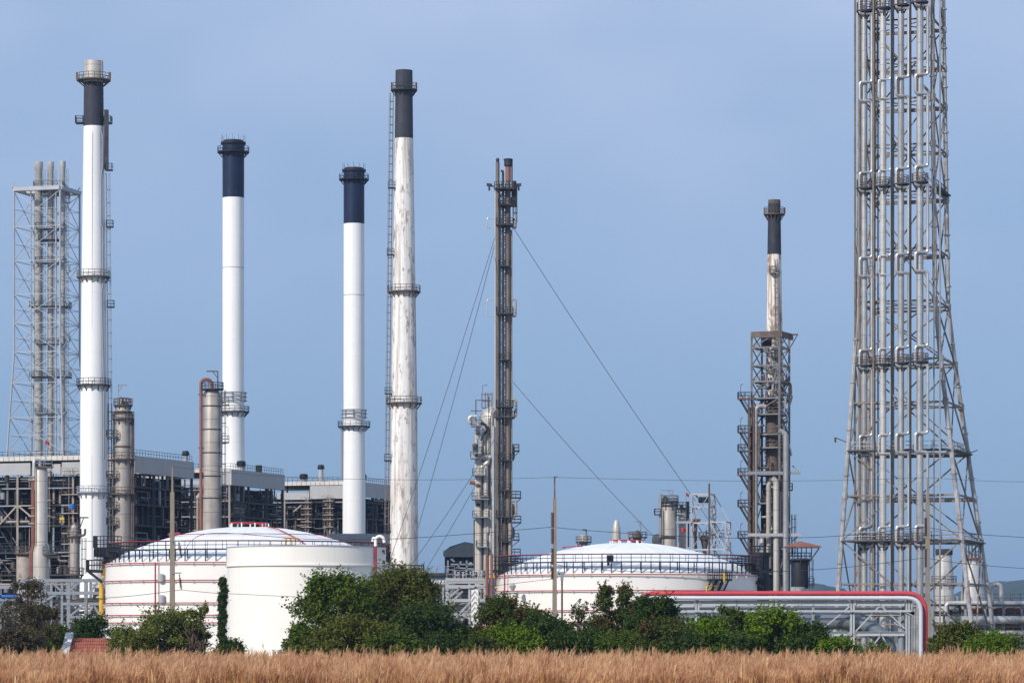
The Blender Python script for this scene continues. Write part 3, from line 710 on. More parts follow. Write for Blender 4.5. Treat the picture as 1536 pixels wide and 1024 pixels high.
# column right of the first chimney
D = 600; tB, xB, hB = column(184.5, D, 'stained steel column with ringed brown platforms just right of the tallest left chimney',
    [(825, 12.5), (695, 12.5), (694, 11.5), (615, 11.5), (606, 9), (602, 8.5)], 'insul_dark', [(627, 17, 'browns'), (688, 18.5, 'browns'), (740, 19, 'browns'), (607, 14.5, 'browns')])
k = K(D)
davit(tB, (xB - 6 * k, D - 1, GZ(606, D)), 28 * k, 13 * k, M['greysteel'])
MB().tube((xB + 14 * k, D - .5, GZ(850, D)), (xB + 14 * k, D - .5, GZ(620, D)), .2).tube((xB + 16.5 * k, D - .5, GZ(850, D)), (xB + 16.5 * k, D - .5, GZ(628, D)), .13).build('downpipe', M['browns'], tB)
MB().tube((xB - 13 * k, D - .5, GZ(830, D)), (xB - 13 * k, D - .5, GZ(620, D)), .17).build('downpipe', M['browns'], tB)
MB().ladder((xB - 16.5 * k, D - .6, GZ(825, D)), (xB - 16.5 * k, D - .6, GZ(605, D)), (-1, -.3, 0), .5, .045, 1.0, True, 1.6).build('ladder', M['darksteel'], tB)
for py in (655, 716, 762, 786): rplat(tB, (xB - 15 * k, D - 1, GZ(py, D)), 2., 2., M['browns'], M['darksteel'], .05)
MB().hoop(xB, D, GZ(618, D), hB(618) + .12, .2, n=24).hoop(xB, D, GZ(670, D), hB(670) + .1, .1, n=24).build('stiffener', M['browns'], tB)
m = MB()
for j in range(3): m.path([(xB + (-4 + 5 * j) * k, D - 1.5, GZ(606, D)), (xB + (-4 + 5 * j) * k, D - 1.5, GZ(597, D)), (xB + (1 + 5 * j) * k, D - 1.2, GZ(597 + j, D)), (xB + (1 + 5 * j) * k, D - 1.2, GZ(606, D))], .13)
m.build('top_pipework', M['browns'], tB)

# column in front of the middle furnace
D = 590; tC, xC, hC = column(318, D, 'tall stained grey column with a rusty pipe curling over its top, in front of the middle furnace',
    [(795, 14.6), (749, 14.2), (742, 13.2), (592, 13.2), (586, 10), (583, 6)], 'insul_dark')
k = K(D)
MB().path([(xC - 16 * k, D - .6, GZ(810, D)), (xC - 16 * k, D - .6, GZ(569, D)), (xC - 1 * k, D - .3, GZ(569, D)), (xC, D, GZ(584, D))], .3, 10, 1.0).build('overhead_pipe', M['brownred'], tC)
cplat(tC, xC, D, GZ(583, D), .5, 17.5 * k, M['darksteel'], M['darksteel'], t=.055, brk=0, nr=14)
davit(tC, (xC + 9 * k, D - .5, GZ(583, D)), 26 * k, -17 * k, M['browns'])
MB().ladder((xC + 15 * k, D - .4, GZ(795, D)), (xC + 15 * k, D - .4, GZ(585, D)), (1, -.2, 0), .5, .045, .9, True, 1.8).build('ladder', M['darksteel'], tC)
for py, s in ((607, 1), (663, 1), (748, .7)):
    rplat(tC, (xC + 20.5 * k, D - .6, GZ(py, D)), 10 * k * s, 1.6, M['browns'], M['greysteel'], .045)
MB().path([(xC + 20 * k, D - 1.2, GZ(663, D)), (xC + 25 * k, D - 1.2, GZ(655, D)), (xC + 25 * k, D - 1.2, GZ(641, D)), (xC + 15 * k, D - 1.2, GZ(639, D))], .05, 5).build('hose', M['greysteel'], tC)
m = MB()
for py in (609, 644, 679, 714, 747): m.hoop(xC, D, GZ(py, D), hC(py) + .03, .1, n=28)
m.build('band', M['darksteel'], tC)
MB().bar((xC - 20 * k, D - .6, GZ(592, D)), (xC - 12 * k, D - .6, GZ(592, D)), .2).bar((xC - 20 * k, D - .6, GZ(672, D)), (xC - 10 * k, D - .6, GZ(672, D)), .2).bar((xC - 12 * k, D - 1.3, GZ(595, D)), (xC - 8 * k, D - 1.3, GZ(585, D)), .18).build('bracket', M['darksteel'], tC)
tX = thing('standpipe', 'thin pale vertical pipe with round head beside the rusty pipe of the stained column', 'pipe', base(296.5, 592))
MB().path([(GX(296.5, 592), 592, 0), (GX(296.5, 592), 592, GZ(743, 592)), (GX(300, 592), 592, GZ(741, 592))], .22).build('pipe', M['beige'], tX)
MB().lathe(GX(297.5, 592), 592, [(.1, GZ(749, 592)), (.42, GZ(747, 592)), (.45, GZ(744, 592)), (.1, GZ(741, 592))], 12).build('head', M['panel'], tX)

# column at the far left
D = 560; tD, xD, hD = column(61, D, 'grey column with widened base and silver elbow on top, in front of the edge-cut furnace block',
    [(870, 13), (828, 13), (815, 10.5), (706, 10.3), (702, 9)], 'insul')
k = K(D)
MB().path([(xD - 9 * k, D - .6, GZ(735, D)), (xD - 9 * k, D - .6, GZ(690, D)), (xD - 2 * k, D, GZ(690, D)), (xD - 1 * k, D, GZ(703, D))], .33, 10, .7).build('overhead_pipe', M['silver'], tD)
for dx, r in ((-12.2, .12), (-9.8, .2)):
    MB().path([(xD + dx * k, D - .8, GZ(720, D)), (xD + dx * k, D - .8, GZ(820, D)), (xD + (dx - 3) * k, D - .8, GZ(830, D)), (xD + (dx - 3) * k, D - .8, GZ(880, D))], r, 8).build('downpipe', M['brownred'], tD)
MB().tube((xD - 6 * k, D - 1.05, GZ(820, D)), (xD - 6 * k, D - 1.05, GZ(703, D)), .14).build('downpipe', M['beige'], tD)
rplat(tD, (xD + 6 * k, D - .4, GZ(700, D)), 24 * k, 2.2, M['browns'], M['greysteel'], .05)
rplat(tD, (xD + 15 * k, D - .6, GZ(830, D)), 20 * k, 2, M['browns'], M['darksteel'], .05)
for py in (715, 720, 762, 774, 785): MB().bar((xD - 17 * k, D - 1, GZ(py, D)), (xD - 8 * k, D - 1, GZ(py, D)), .22).build('bracket', M['beige'], tD)
MB().path([(xD + 11 * k, D - .6, GZ(815, D)), (xD + 14 * k, D - .6, GZ(822, D)), (xD + 14 * k, D - .6, GZ(850, D))], .12).build('drain_pipe', M['greysteel'], tD)
# short column
D = 545; tE, xE, hE = column(111.5, D, 'short domed vessel with a davit arm in front of the white chimney foot',
    [(864, 7), (803, 6.8), (795, 6.2), (788, 5), (783, 1.5)], 'insul_dark', [(803, 11, 'browns'), (861, 14, 'browns')], n=24)
k = K(D)
davit(tE, (xE + 9 * k, D - .6, GZ(816, D)), 40 * k, 13 * k, M['darksteel'], .1)
MB().path([(xE + 7 * k, D - .8, GZ(803, D)), (xE + 17 * k, D - .8, GZ(803, D)), (xE + 17 * k, D - .8, GZ(793, D))], .2).build('relief_pipe', M['browns'], tE)
MB().rail([(xE - 6 * k, D - .4, GZ(790, D)), (xE + 6 * k, D - .4, GZ(790, D))], False, .7, .5, .05).build('top_frame', M['browns'], tE)
m = MB(); m.ladder((xE + 12 * k, D - .5, GZ(860, D)), (xE + 12 * k, D - .5, GZ(806, D)), (1, -.3, 0), .5, .04, .9, True, 1.6); m.build('ladder', M['darksteel'], tE)
# a fat insulated vessel low at the left
D = 575; tV, xV, hV = column(37, D, 'fat beige drum vessel half hidden behind the blue grey pipe rack', [(870, 12), (838, 11.5), (832, 8), (829, 3)], 'beige', [(829, 15, 'browns')], n=24)

# ================================================================= big reactor column with its pipes (behind guyed flare)
D = 628; k = K(D)
tF, xF, hF = column(741, D, 'large silver reactor column with domed head hung with pipes and platforms, behind the guyed flare',
    [(690, 22.5), (630, 22.5), (620, 21), (613, 15), (609, 8), (608, 2)], 'silver', n=36)
m = MB().lathe(xF + 0 * k, D, [(17 * k, 0), (17 * k, GZ(700, D)), (20.9 * k, GZ(690, D))], 32, False); m.build('skirt', M['insul'], tF)
for dx, y0, y1, r, mt in ((-26, 900, 645, .33, 'insul'), (-22, 900, 690, .55, 'insul'), (-17, 900, 655, .2, 'browns'), (-12, 900, 700, .5, 'silver'), (-5, 900, 760, .38, 'insul'), (-2.5, 760, 590, .14, 'beige'),
                          (-7.5, 890, 596, .11, 'browns'), (2, 900, 740, .3, 'silver'), (-29.5, 890, 780, .12, 'browns')):
    MB().tube((xF + dx * k, D - 3. - abs(dx) * .01, GZ(y0, D)), (xF + dx * k, D - 3. - abs(dx) * .01, GZ(y1, D)), r, n=10).build('riser_pipe', M[mt], tF)
MB().path([(xF - 24 * k, D - 3.2, GZ(660, D)), (xF - 24 * k, D - 3.2, GZ(636, D)), (xF - 37 * k, D - 3.2, GZ(636, D)), (xF - 37 * k, D - 3.2, GZ(626, D)), (xF - 26 * k, D - 3.2, GZ(626, D))], .36, 10, .7).build('pipe_loop', M['silver'], tF)
MB().path([(xF - 34 * k, D - 3.4, GZ(687, D)), (xF + 1 * k, D - 3.4, GZ(687, D))], .42, 10).path([(xF - 8 * k, D - 3.2, GZ(687, D)), (xF - 9 * k, D - 3.2, GZ(696, D)), (xF - 19 * k, D - 3.2, GZ(700, D)), (xF - 20 * k, D - 3.2, GZ(716, D))], .5, 10, 1.).build('transfer_pipe', M['silver'], tF)
MB().path([(xF - 19 * k, D - 3.1, GZ(662, D)), (xF - 16 * k, D - 3.4, GZ(653, D)), (xF - 10 * k, D - 3.1, GZ(648, D)), (xF - 11 * k, D - 3.1, GZ(640, D)), (xF - 18 * k, D - 3.1, GZ(636, D))], .24, 8, .6).build('bypass_pipe', M['darksteel'], tF)
MB().path([(xF + 0 * k, D - 3.4, GZ(760, D)), (xF - 9 * k, D - 3.4, GZ(760, D)), (xF - 9 * k, D - 3.4, GZ(800, D))], .3, 8, .5).build('bypass_pipe', M['insul'], tF)
MB().path([(xF - 26 * k, D - 3.2, GZ(735, D)), (xF - 26 * k, D - 3.2, GZ(726, D)), (xF - 36 * k, D - 3.2, GZ(724, D))], .36, 8, .5).build('branch_pipe', M['brownred'], tF)
for (px, py, w, dp) in ((-24, 681, 13, 3), (-22, 713, 20, 3), (-20, 749, 26, 4), (-20, 776, 24, 4), (-26, 640, 16, 3), (-30, 688, 10, 3), (-14, 745, 14, 3), (-18, 820, 18, 3)):
    rplat(tF, (xF + px * k, D - 3.6, GZ(py, D)), w * k, dp, M['greysteel'], M['browns'], .05)
for (px, py, w) in ((33, 676, 14), (35, 746, 15), (33, 783, 20), (32, 809, 16), (33, 832, 18), (29, 857, 12), (24, 720, 10)):
    rplat(tF, (xF + px * k - .3, D - 1.6, GZ(py, D)), w * k, 3, M['darksteel'], M['darksteel'], .06,
          brackets=[((xF + (px + w * .4) * k, D - 2.4, GZ(py + 1, D)), (xF + (px - w * .4) * k, D - 2.2, GZ(py + 12, D)))])
for (py0, py1) in ((669, 690), (792, 806), (758, 772), (842, 856)):
    MB().path([(xF + 20 * k, D - 2, GZ(py0, D)), (xF + 28 * k, D - 2, GZ(py0, D)), (xF + 28 * k, D - 2, GZ(py1, D)), (xF + 20 * k, D - 2, GZ(py1, D))], .4, 8, 1.).build('manway_pipe', M['darksteel'], tF)
m = MB()
for py in (625, 636, 651, 664, 680): m.hoop(xF, D, GZ(py, D), hF(py) + .03, .09, n=32)
m.build('band', M['insul'], tF)
m = MB()
for (a, b, c2, d2) in ((-18, 592, -5, 612), ):
    for py in (612, 602, 592):
        m.bar((xF - 18 * k, D - 1, GZ(py, D)), (xF - 4 * k, D - 1, GZ(py, D)), .16)
    for dx in (-18, -13, -9, -4): m.bar((xF + dx * k, D - 1, GZ(613, D)), (xF + dx * k, D - 1, GZ(589, D)), .14)
m.bar((xF - 17 * k, D - 1, GZ(589, D)), (xF - 17 * k, D - 1, GZ(579, D)), .09).bar((xF - 17 * k, D - 1, GZ(579, D)), (xF - 9 * k, D - 1, GZ(577, D)), .09)
m.bar((xF - 27 * k, D - 2, GZ(632, D)), (xF - 27 * k, D - 2, GZ(601, D)), .2).bar((xF - 27 * k, D - 2, GZ(601, D)), (xF - 6 * k, D - 2, GZ(601, D)), .14).bar((xF - 35 * k, D - 2, GZ(617, D)), (xF - 18 * k, D - 2, GZ(617, D)), .14)
m.build('top_frame', M['browns'], tF)
m = MB()
for py in (668, 670, 674): m.lathe(xF - 28 * k, D - 3.5, [(.1, GZ(py + 3, D)), (.55, GZ(py + 2, D)), (.55, GZ(py, D)), (.1, GZ(py - 2, D))], 10)
for py in (650, 728, 757): m.lathe(xF - 24 * k, D - 3.7, [(.1, GZ(py + 3, D)), (.5, GZ(py + 2, D)), (.5, GZ(py, D)), (.1, GZ(py - 2, D))], 10)
m.build('valve', M['browns'], tF)

# ================================================================= guyed derrick flare
D = 617; k = K(D); xG = GX(756, D)
tG = thing('flare_derrick', 'slim guyed flare derrick with dark riser pipes and a sooty tip, held by thin cables', 'flare stack', V((xG, D, 0)))
for dx, r, mt, y1 in ((-13, .13, 'silver', 282), (-9.5, .36, 'darkpipe', 245), (-5.2, .1, 'greysteel', 300), (6.2, .42, 'darkpipe', 250), (11, .2, 'beige', 345), (3.6, .16, 'browns', 300), (-7.2, .13, 'darksteel', 300), (-1.5, .22, 'darksteel', 262)):
    MB().tube((xG + dx * k, D - .7 + .05 * dx, 0), (xG + dx * k, D - .7 + .05 * dx, GZ(y1, D)), r, n=10).build('riser_pipe', M[mt], tG)
lg = [V((xG - 6.5 * k, D + .6, 0)), V((xG + 2.6 * k, D - .2, 0)), V((xG + 9 * k, D + 1.0, 0))]
zt = GZ(275, D)
m = MB()
for p in lg: m.bar(p, p + V((0, 0, zt)), .24)
o = m.build('mast_leg', M['darksteel'], tG)
m = MB(); n = 76
for j in range(n):
    z0 = zt * j / n; z1 = zt * (j + 1) / n
    for a, b in ((0, 1), (1, 2), (2, 0)):
        if j % 2: a, b = b, a
        m.bar(lg[a] + V((0, 0, z0)), lg[b] + V((0, 0, z1)), .13)
        if j % 2 == 0: m.bar(lg[a] + V((0, 0, z0)), lg[b] + V((0, 0, z0)), .12)
m.build('lattice', M['darksteel'], tG)
MB().ladder((xG + 14 * k, D - .6, GZ(335, D)), (xG + 14 * k, D - .6, GZ(276, D)), (1, -.4, 0), .5, .06, .8, True, 1.2).build('ladder', M['darksteel'], tG)
for py, w, in ((284, 31), (308, 20), (338, 27), (400, 17), (471, 26), (540, 17), (610, 26), (626, 30), (690, 20), (735, 20), (775, 26), (812, 20)):
    rplat(tG, (xG + 1 * k, D - .3, GZ(py, D)), w * k, 4.2, M['darksteel'], M['darksteel'], .06)
for y0, y1 in ((328, 343), (450, 475)):
    for s, x0, x1 in ((-1, -13, -25), (1, 12, 17.5)):
        MB().path([(xG + x0 * k, D - 1, GZ(y0, D)), (xG + x1 * k, D - 1, GZ(y0, D)), (xG + x1 * k, D - 1, GZ(y1, D)), (xG + x0 * k, D - 1, GZ(y1, D))], .09 if s < 0 else .2, 8, .25).build('expansion_loop', M['silver' if s < 0 else 'beige'], tG)
for y0, y1 in ((600, 625), (751, 775)):
    MB().path([(xG + 11 * k, D - 1, GZ(y0, D)), (xG + 18 * k, D - 1, GZ(y0, D)), (xG + 18 * k, D - 1, GZ(y1, D)), (xG + 11 * k, D - 1, GZ(y1, D))], .24, 8, .5).build('expansion_loop', M['beige'], tG)
# tips
p = V((xG - 9.5 * k, D - 1.2, GZ(246, D)))
MB().lathe(p.x, p.y, [(.36, p.z), (.2, p.z + .1), (.3, p.z + .3), (.34, p.z + .6), (.2, p.z + .9)], 12).build('flare_tip', M['sootcap'], tG)
p = V((xG + 6.2 * k, D - .4, GZ(272, D)))
MB().tube(p, p + V((0, 0, 22 * k)), .5, n=14).build('flare_barrel', M['brownred'], tG)
MB().lathe(p.x, p.y, [(.5, p.z + 21 * k), (.75, p.z + 23 * k), (.75, p.z + 30 * k), (.85, p.z + 31 * k), (.85, p.z + 33 * k), (.6, p.z + 33.5 * k)], 14).build('flare_tip', M['sootcap'], tG)
MB().path([(xG - 1.5 * k, D - .8, GZ(264, D)), (xG - 1.5 * k, D - .8, GZ(258, D)), (xG - 4.5 * k, D - .8, GZ(257, D))], .22, 8).build('pilot_pipe', M['sootcap'], tG)
MB().tube((xG + 12 * k, D - .5, GZ(310, D)), (xG + 12 * k, D - .5, GZ(240, D)), .13).tube((xG + 15 * k, D - .4, GZ(311, D)), (xG + 15 * k, D - .4, GZ(272, D)), .45).build('pilot_pipe', M['darksteel'], tG)
for s in (-1, 1):
    MB().bar((xG + s * 14 * k, D - 1, GZ(281, D)), (xG + s * 26 * k, D - 1, GZ(279, D)), .25).bar((xG + s * 18 * k, D - 1, GZ(279, D)), (xG + s * 26 * k, D - 1, GZ(278, D)), .5).bar((xG + s * 22 * k, D - 1, GZ(279, D)), (xG + s * 22 * k, D - 1, GZ(287, D)), .35).build('lamp_arm', M['darksteel'], tG)
# lower box of pipes
for dx, r, mt in ((-16, .25, 'silver'), (-14.5, .2, 'browns'), (1, .3, 'browns'), (8.8, .3, 'insul_dark')):
    MB().tube((xG + dx * k, D - 1.6, 0), (xG + dx * k, D - 1.6, GZ(640 if dx < -15 else 785, D)), r).build('riser_pipe', M[mt], tG)
# guy cables: anchored on the ground round the mast
for (y0, ex, ey, ed) in ((350, 595, 800, -40), (360, 622, 800, 90), (655, 640, 800, -60), (672, 665, 800, 60), (340, 1040, 735, 30), (572, 990, 800, -50)):
    a = V((xG + (-12 if ex < 750 else 13) * k, D, GZ(y0, D)))
    b = P(ex, ey, D + ed); d = b - a; b2 = a + d * (a.z / (a.z - b.z))
    pts = [a.lerp(b2, j / 24) - V((0, 0, 1.6 * 4 * (j / 24) * (1 - j / 24))) for j in range(25)]
    MB().sweep(pts, .05, 5).build('guy_cable', M['wire'], tG)

# ================================================================= lattice helper
def lattice_tower(t, legs, zs, mt_leg, mt_br, wl, wb, style='X', faces=(0, 1, 2, 3), horiz=True, midh=False, flange=False, nodes=None):
    """legs: 4 functions z->V ; zs: panel levels"""
    for f in legs:
        m = MB()
        for a, b in zip(zs, zs[1:]): m.tube(f(a), f(b), wl, n=8)
        if flange:
            for zz in zs[2:]:
                c = f(zz); m.lathe(c.x, c.y, [(wl, zz - .5), (wl + .1, zz - .45), (wl + .1, zz + .45), (wl, zz + .5)], 8); c = f(zz + 3); m.lathe(c.x, c.y, [(wl, zz + 2.88), (wl + .17, zz + 2.9), (wl + .17, zz + 3.1), (wl, zz + 3.12)], 8)
        m.build('leg', M[mt_leg], t)
    for i in faces:
        A = legs[i]; B = legs[(i + 1) % 4]; m = MB()
        if nodes:
            for a, b in zip(nodes, nodes[1:]): m.bar(A(a), B(b), wb); m.bar(B(a), A(b), wb)
        for a, b in zip(zs, zs[1:]):
            if style == 'X' and not nodes:
                m.bar(A(a), B(b), wb); m.bar(B(a), A(b), wb)
            elif style == 'K':
                c = (A(b) + B(b)) / 2; m.bar(A(a), c, wb); m.bar(B(a), c, wb)
            if horiz: m.bar(A(b), B(b), wb * 1.2)
            if midh: m.bar(A((a + b) / 2), B((a + b) / 2), wb * .8)
        m.build('bracing', M[mt_br], t)
def square_legs(c0, s0, th0, c1, s1, th1, prof=None):
    pass

# ================================================================= left flare tower (pale lattice, three stacks)
D = 800; k = K(D)
tA = thing('flare_tower', 'pale lattice tower carrying three steel flue pipes, beside the tallest white chimney', 'flare tower', base(68, D))
def legA(i):
    th = R(17); e1 = V((math.cos(th), -math.sin(th), 0)); e2 = V((math.sin(th), math.cos(th), 0))
    sg = [(-1, -1), (1, -1), (1, 1), (-1, 1)][i]
    def f(z):
        zz = GZ(530, D); s = 37.5 * k
        if z < zz: s *= 1 + (zz - z) / (zz) * .62
        return V((GX(70.5, D), D, z)) + e1 * (sg[0] * s) + e2 * (sg[1] * s * .93)
    return f
zsA = [0, 14, 28] + [GZ(y, D) for y in (680, 628, 576, 530, 487, 444, 394, 343, 290)]
LA = [legA(i) for i in range(4)]
lattice_tower(tA, LA, zsA, 'paleSteel', 'paleSteel', .24, .125, 'X', midh=True)
m = MB()
for i in range(4): m.bar(LA[i](GZ(287, D)), LA[(i + 1) % 4](GZ(287, D)), .9)
for i in range(4):
    p = LA[i](GZ(287, D)); m.bar(p + V((-.8, 0, 0)), p + V((0, 0, 1.3)), .2).bar(p + V((.8, 0, 0)), p + V((0, 0, 1.3)), .2)
m.bar(LA[0](GZ(287, D)).lerp(LA[3](GZ(287, D)), .5), LA[1](GZ(287, D)).lerp(LA[2](GZ(287, D)), .5), .8).build('head_frame', M['paleSteel'], tA)
for px, hw, yt in ((58, 6, 243), (76, 4.7, 243), (94, 4.2, 242)):
    x = GX(px, D)
    m = MB().lathe(x, D, [(hw * k, 0), (hw * k, GZ(yt + 12, D)), (hw * k * 1.12, GZ(yt + 11, D)), (hw * k * 1.12, GZ(yt, D)), (hw * k * .85, GZ(yt, D))], 20)
    for j in range(16): m.hoop(x, D, GZ(270 + j * 26, D), hw * k + .05, .1, n=18)
    o = m.build('flue', M['silver'], tA)
    MB().ladder((x + hw * k + .2, D - .8, GZ(690, D)), (x + hw * k + .2, D - .8, GZ(yt + 12, D)), (1, -.4, 0), .5, .05, 1.2, True, 2.2).build('ladder', M['greysteel'], o)
for py, md in ((283, 'greysteel'), (343, 'greysteel'), (360, 'darksteel'), (394, 'greysteel'), (460, 'darksteel'), (565, 'darksteel'), (515, 'greysteel'), (620, 'greysteel')):
    rplat(tA, (GX(76, D), D, GZ(py, D)), (60 if md == 'darksteel' else 44) * k * (.55 if py in (360,) else 1), 5 if py != 283 else 10, M[md], M['darksteel'], .05)
for py in (298, 402, 506): MB().path([(GX(99, D), D - 2, GZ(py - 4, D)), (GX(106, D), D - 2, GZ(py - 4, D)), (GX(106, D), D - 2, GZ(py + 8, D)), (GX(99, D), D - 2, GZ(py + 8, D))], .2, 6, .4).build('expansion_loop', M['greysteel'], tA)
MB().tube((GX(89, D), D - 6, 0), (GX(89, D), D - 6, GZ(285, D)), .16).tube((GX(50, D), D - 4, 0), (GX(50, D), D - 4, GZ(285, D)), .14).build('utility_pipe', M['paleSteel'], tA)

# ================================================================= right flare tower (four risers)
D = 480; k = K(D)
tT = thing('flare_tower', 'giant rust spotted lattice flare tower with four silver risers, cut off by the top', 'flare tower', base(1372, D))
th = R(17); e1 = V((math.cos(th), -math.sin(th), 0)); e2 = V((math.sin(th), math.cos(th), 0))
pL = V((GX(1286.5, D), D, 0))
zk = GZ(470, D)
def legT(i):
    a, b = [(0, 0), (1, 0), (1, 1), (0, 1)][i]
    def f(z):
        su = 117 * k; c = pL + e1 * (su / 2) + e2 * (su / 2)
        s = su + (max(0, (zk - z)) / zk) * 95 * k - max(0, z - zk) * .028; c.x += max(0, (zk - z)) / zk * 20 * k
        return V((c.x, c.y, z)) + e1 * ((a - .5) * s) + e2 * ((b - .5) * s)
    return f
LT = [legT(i) for i in range(4)]
ysT = (876, 811, 744, 676, 605, 540, 453, 375, 290, 219, 150, 91, 32, -30, -95, -160)
zsT = [0, 4.5] + [GZ(y, D) for y in ysT]
zsT[1] = (zsT[0] + zsT[2]) * .45
lattice_tower(tT, LT, zsT, 'galvr', 'rusty', .34, .19, 'X', flange=True, nodes=[0] + [GZ(y, D) for y in (811, 676, 540, 453, 290, 150, 32, -95, -160)])
# secondary redundant bracing inside
m = MB()
for a, b in zip(zsT[2:], zsT[3:]):
    MB().bar(LT[0](b), LT[2](b), .15).bar(LT[1](b), LT[3](b), .15).build('plan_bracing', M['rusty'], tT)
for y in (31, 91, 150, 217, 290, 375, 455, 541, 676, 744):
    z = GZ(y + 3, D); MB().bar(LT[3](z), LT[2](z), .3).build('girt', M['rusty'], tT)
front = lambda px, z, off: V((GX(px, D), D + 0, z))
yF = pL.y - 1.1        # plane of the risers just in front of the left leg
def rx(px, dy): return (px - CX) * (D + dy) / F
loops_p = [10, 275, 540, 805]; loops_s = [-122, 140, 402, 668]
ztp = GZ(-160, D)
for j, (px, r, mt, lw) in enumerate(((1296.5, .40, 'galv', .2), (1324.5, .43, 'silver', .11), (1351.5, .41, 'galv', .22), (1380, .45, 'galv', .22))):
    fy = -1.0 - j * 2.2
    x = rx(px, fy); Y = D + fy
    r += .04; RS = MB().tube((x, Y, 0), (x, Y, ztp), r, n=16)
    # companion line with loops swinging round the riser
    pts = []; xr_ = x + 10.5 * k; xl = x - 7.5 * k; Yl = Y - .62
    pts.append((xr_, Yl, 0))
    seq = sorted([(GZ(y + 14, D), GZ(y - 14, D)) for y in loops_p + loops_s if y > -150])
    for zb, zt_ in seq:
        pts += [(xr_, Yl, zb), (xl, Yl, zb), (xl, Yl, zt_), (xr_, Yl, zt_)]
    pts.append((xr_, Yl, ztp))
    MB().path(pts, lw, 8, .42).build('steam_line', M['galv' if j != 1 else 'silver'], tT)
    for y in loops_p:
        z = GZ(y + 8, D)
        cplat(tT, x, Y, z, r + .02, r + .72, M['darksteel'], M['browns'], t=.045, brk=6, nr=9, mids=2)
    for i in range(46): RS.hoop(x, Y, 3 + i * 2.4, r + .01, .03, n=14, m=4)
    RS.build('riser', M[mt], tT)
    MB().tube((x - 13.5 * k, Y + .5, 0), (x - 13.5 * k, Y + .5, ztp), .15).build('conduit', M['darksteel' if j > 1 else 'rusty'], tT)
for px, r, mt in ((1287.5, .1, 'beige'), (1290, .14, 'rusty'), (1312, .12, 'darksteel'), (1402, .13, 'galv'), (1340, .14, 'greysteel'), (1369, .18, 'browns'), (1317, .1, 'browns'), (1393, .1, 'rusty')):
    MB().tube((rx(px, -.4), D - .4 - (6 if px > 1360 else 0), 0), (rx(px, -.4), D - .4 - (6 if px > 1360 else 0), ztp), r).build('conduit', M[mt], tT)
for y in (62, 283 + 0, 470, 676, 811):
    z = GZ(y, D)
    if y in (283, 540, 676, 811):
        a, b = LT[0](z), LT[1](z); c, d = LT[2](z), LT[3](z)
        m = MB()
        for p, q in (((a, b), (b, c), (d, c)) if y > 600 else ((b, c),)):
            nn = ((q - p).normalized()).cross(V((0, 0, 1)))
            m.obox(p - nn * .7 - V((0, 0, .2)), q - p, nn * 1.4, V((0, 0, .18)))
        o = m.build('walkway', M['darksteel'], tT)
        mr = MB()
        mr.rail([a, b, c] if y > 600 else [b, c], False, 1.2, 1.4, .05).rail([d, c] if y > 600 else [b, c], False, 1.2, 1.4, .05); mr.build('railing', M['galvr'], o)
z = GZ(665, D); p = LT[0](z)
MB().bar(p, p + V((-1.9, 0, .8)), .12).bar(p + V((-1.9, 0, .8)), p + V((-1.9, 0, .1)), .25).build('lamp_arm', M['darksteel'], tT)
p = LT[2](GZ(676, D)); MB().bar(p, p + V((1.4, 0, .6)), .12).build('lamp_arm', M['darksteel'], tT)
MB().ladder(V((GX(1308, D + 8), D + 8, 0)), V((GX(1308, D + 8), D + 8, ztp)), (0, -1, 0), .6, .06, 1., True, 2.).build('ladder', M['rusty'], tT)
# ================================================================= process tower with frame (right of centre)
D = 600; k = K(D)
tS = thing('process_frame', 'tall open steel frame packed with pipes and stairs, around the slender chimney', 'process tower', base(1155, D))
th = R(22); e1 = V((math.cos(th), -math.sin(th), 0)); e2 = V((math.sin(th), math.cos(th), 0))
pS = V((GX(1127, D), D - 1, 0)); s1 = 43 * k; s2 = 50 * k
def legS(a, b):
    return lambda z: V((pS.x, pS.y, z)) + e1 * (a * s1) + e2 * (b * s2)
LS = [legS(0, 0), legS(1, 0), legS(1, 1), legS(0, 1)]
ys = (860, 806, 755, 712, 672, 652, 622, 598, 573, 549, 522, 500)
zs = [0] + [GZ(y, D) for y in ys]
for f in LS: MB().bar(f(0), f(zs[-1]), .38).build('leg', M['darksteel' if f is LS[3] else 'framesteel'], tS)
for i in range(4):
    m = MB(); A = LS[i]; B = LS[(i + 1) % 4]
    for j, (a, b) in enumerate(zip(zs, zs[1:])):
        m.bar(A(b), B(b), .27) if i % 2 else MB().bar(A(b), B(b), .27).build('beam', M['framesteel'], tS)
        if i in (1, 3) or (i == 2 and j > 5): m.bar(A(a), B(b), .15).bar(B(a), A(b), .15)
        elif j > 6: m.bar(A(a) if j % 2 else B(a), B(b) if j % 2 else A(b), .15)
    m.build('bracing', M['browns' if i >= 2 else 'framesteel'], tS)
MB().obox(LS[0](zs[-1] - .9) - e2 * .3, e1 * (s1 + .6), e2 * .3, V((0, 0, 1.1))).obox(LS[1](zs[-1] - .9) + e1 * .1 - e2 * .3, e1 * .3, e2 * (s2 + 1.5), V((0, 0, 1.1))).build('head_beam', M['browns'], tS)
MB().bar(LS[2](zs[-1]), LS[2](zs[-1]) + e1 * 1.6, .3).bar(LS[2](zs[-1]) + e1 * 1.6, LS[2](zs[-2]), .15).build('hoist_beam', M['browns'], tS)
for py in (598, 622, 650, 672, 712, 755, 806):
    z = GZ(py, D); m = MB().obox(LS[0](z) + e1 * .2 + e2 * .2, e1 * (s1 - .4), e2 * (s2 - .4), V((0, 0, .15)))
    o = m.build('floor_grating', M['browns'], tS)
    MB().rail([LS[0](z), LS[1](z), LS[2](z)], False, 1.2, 1.2, .05).build('railing', M['browns'], o)
cC = pS + e1 * (s1 * .58) + e2 * (s2 * .5)
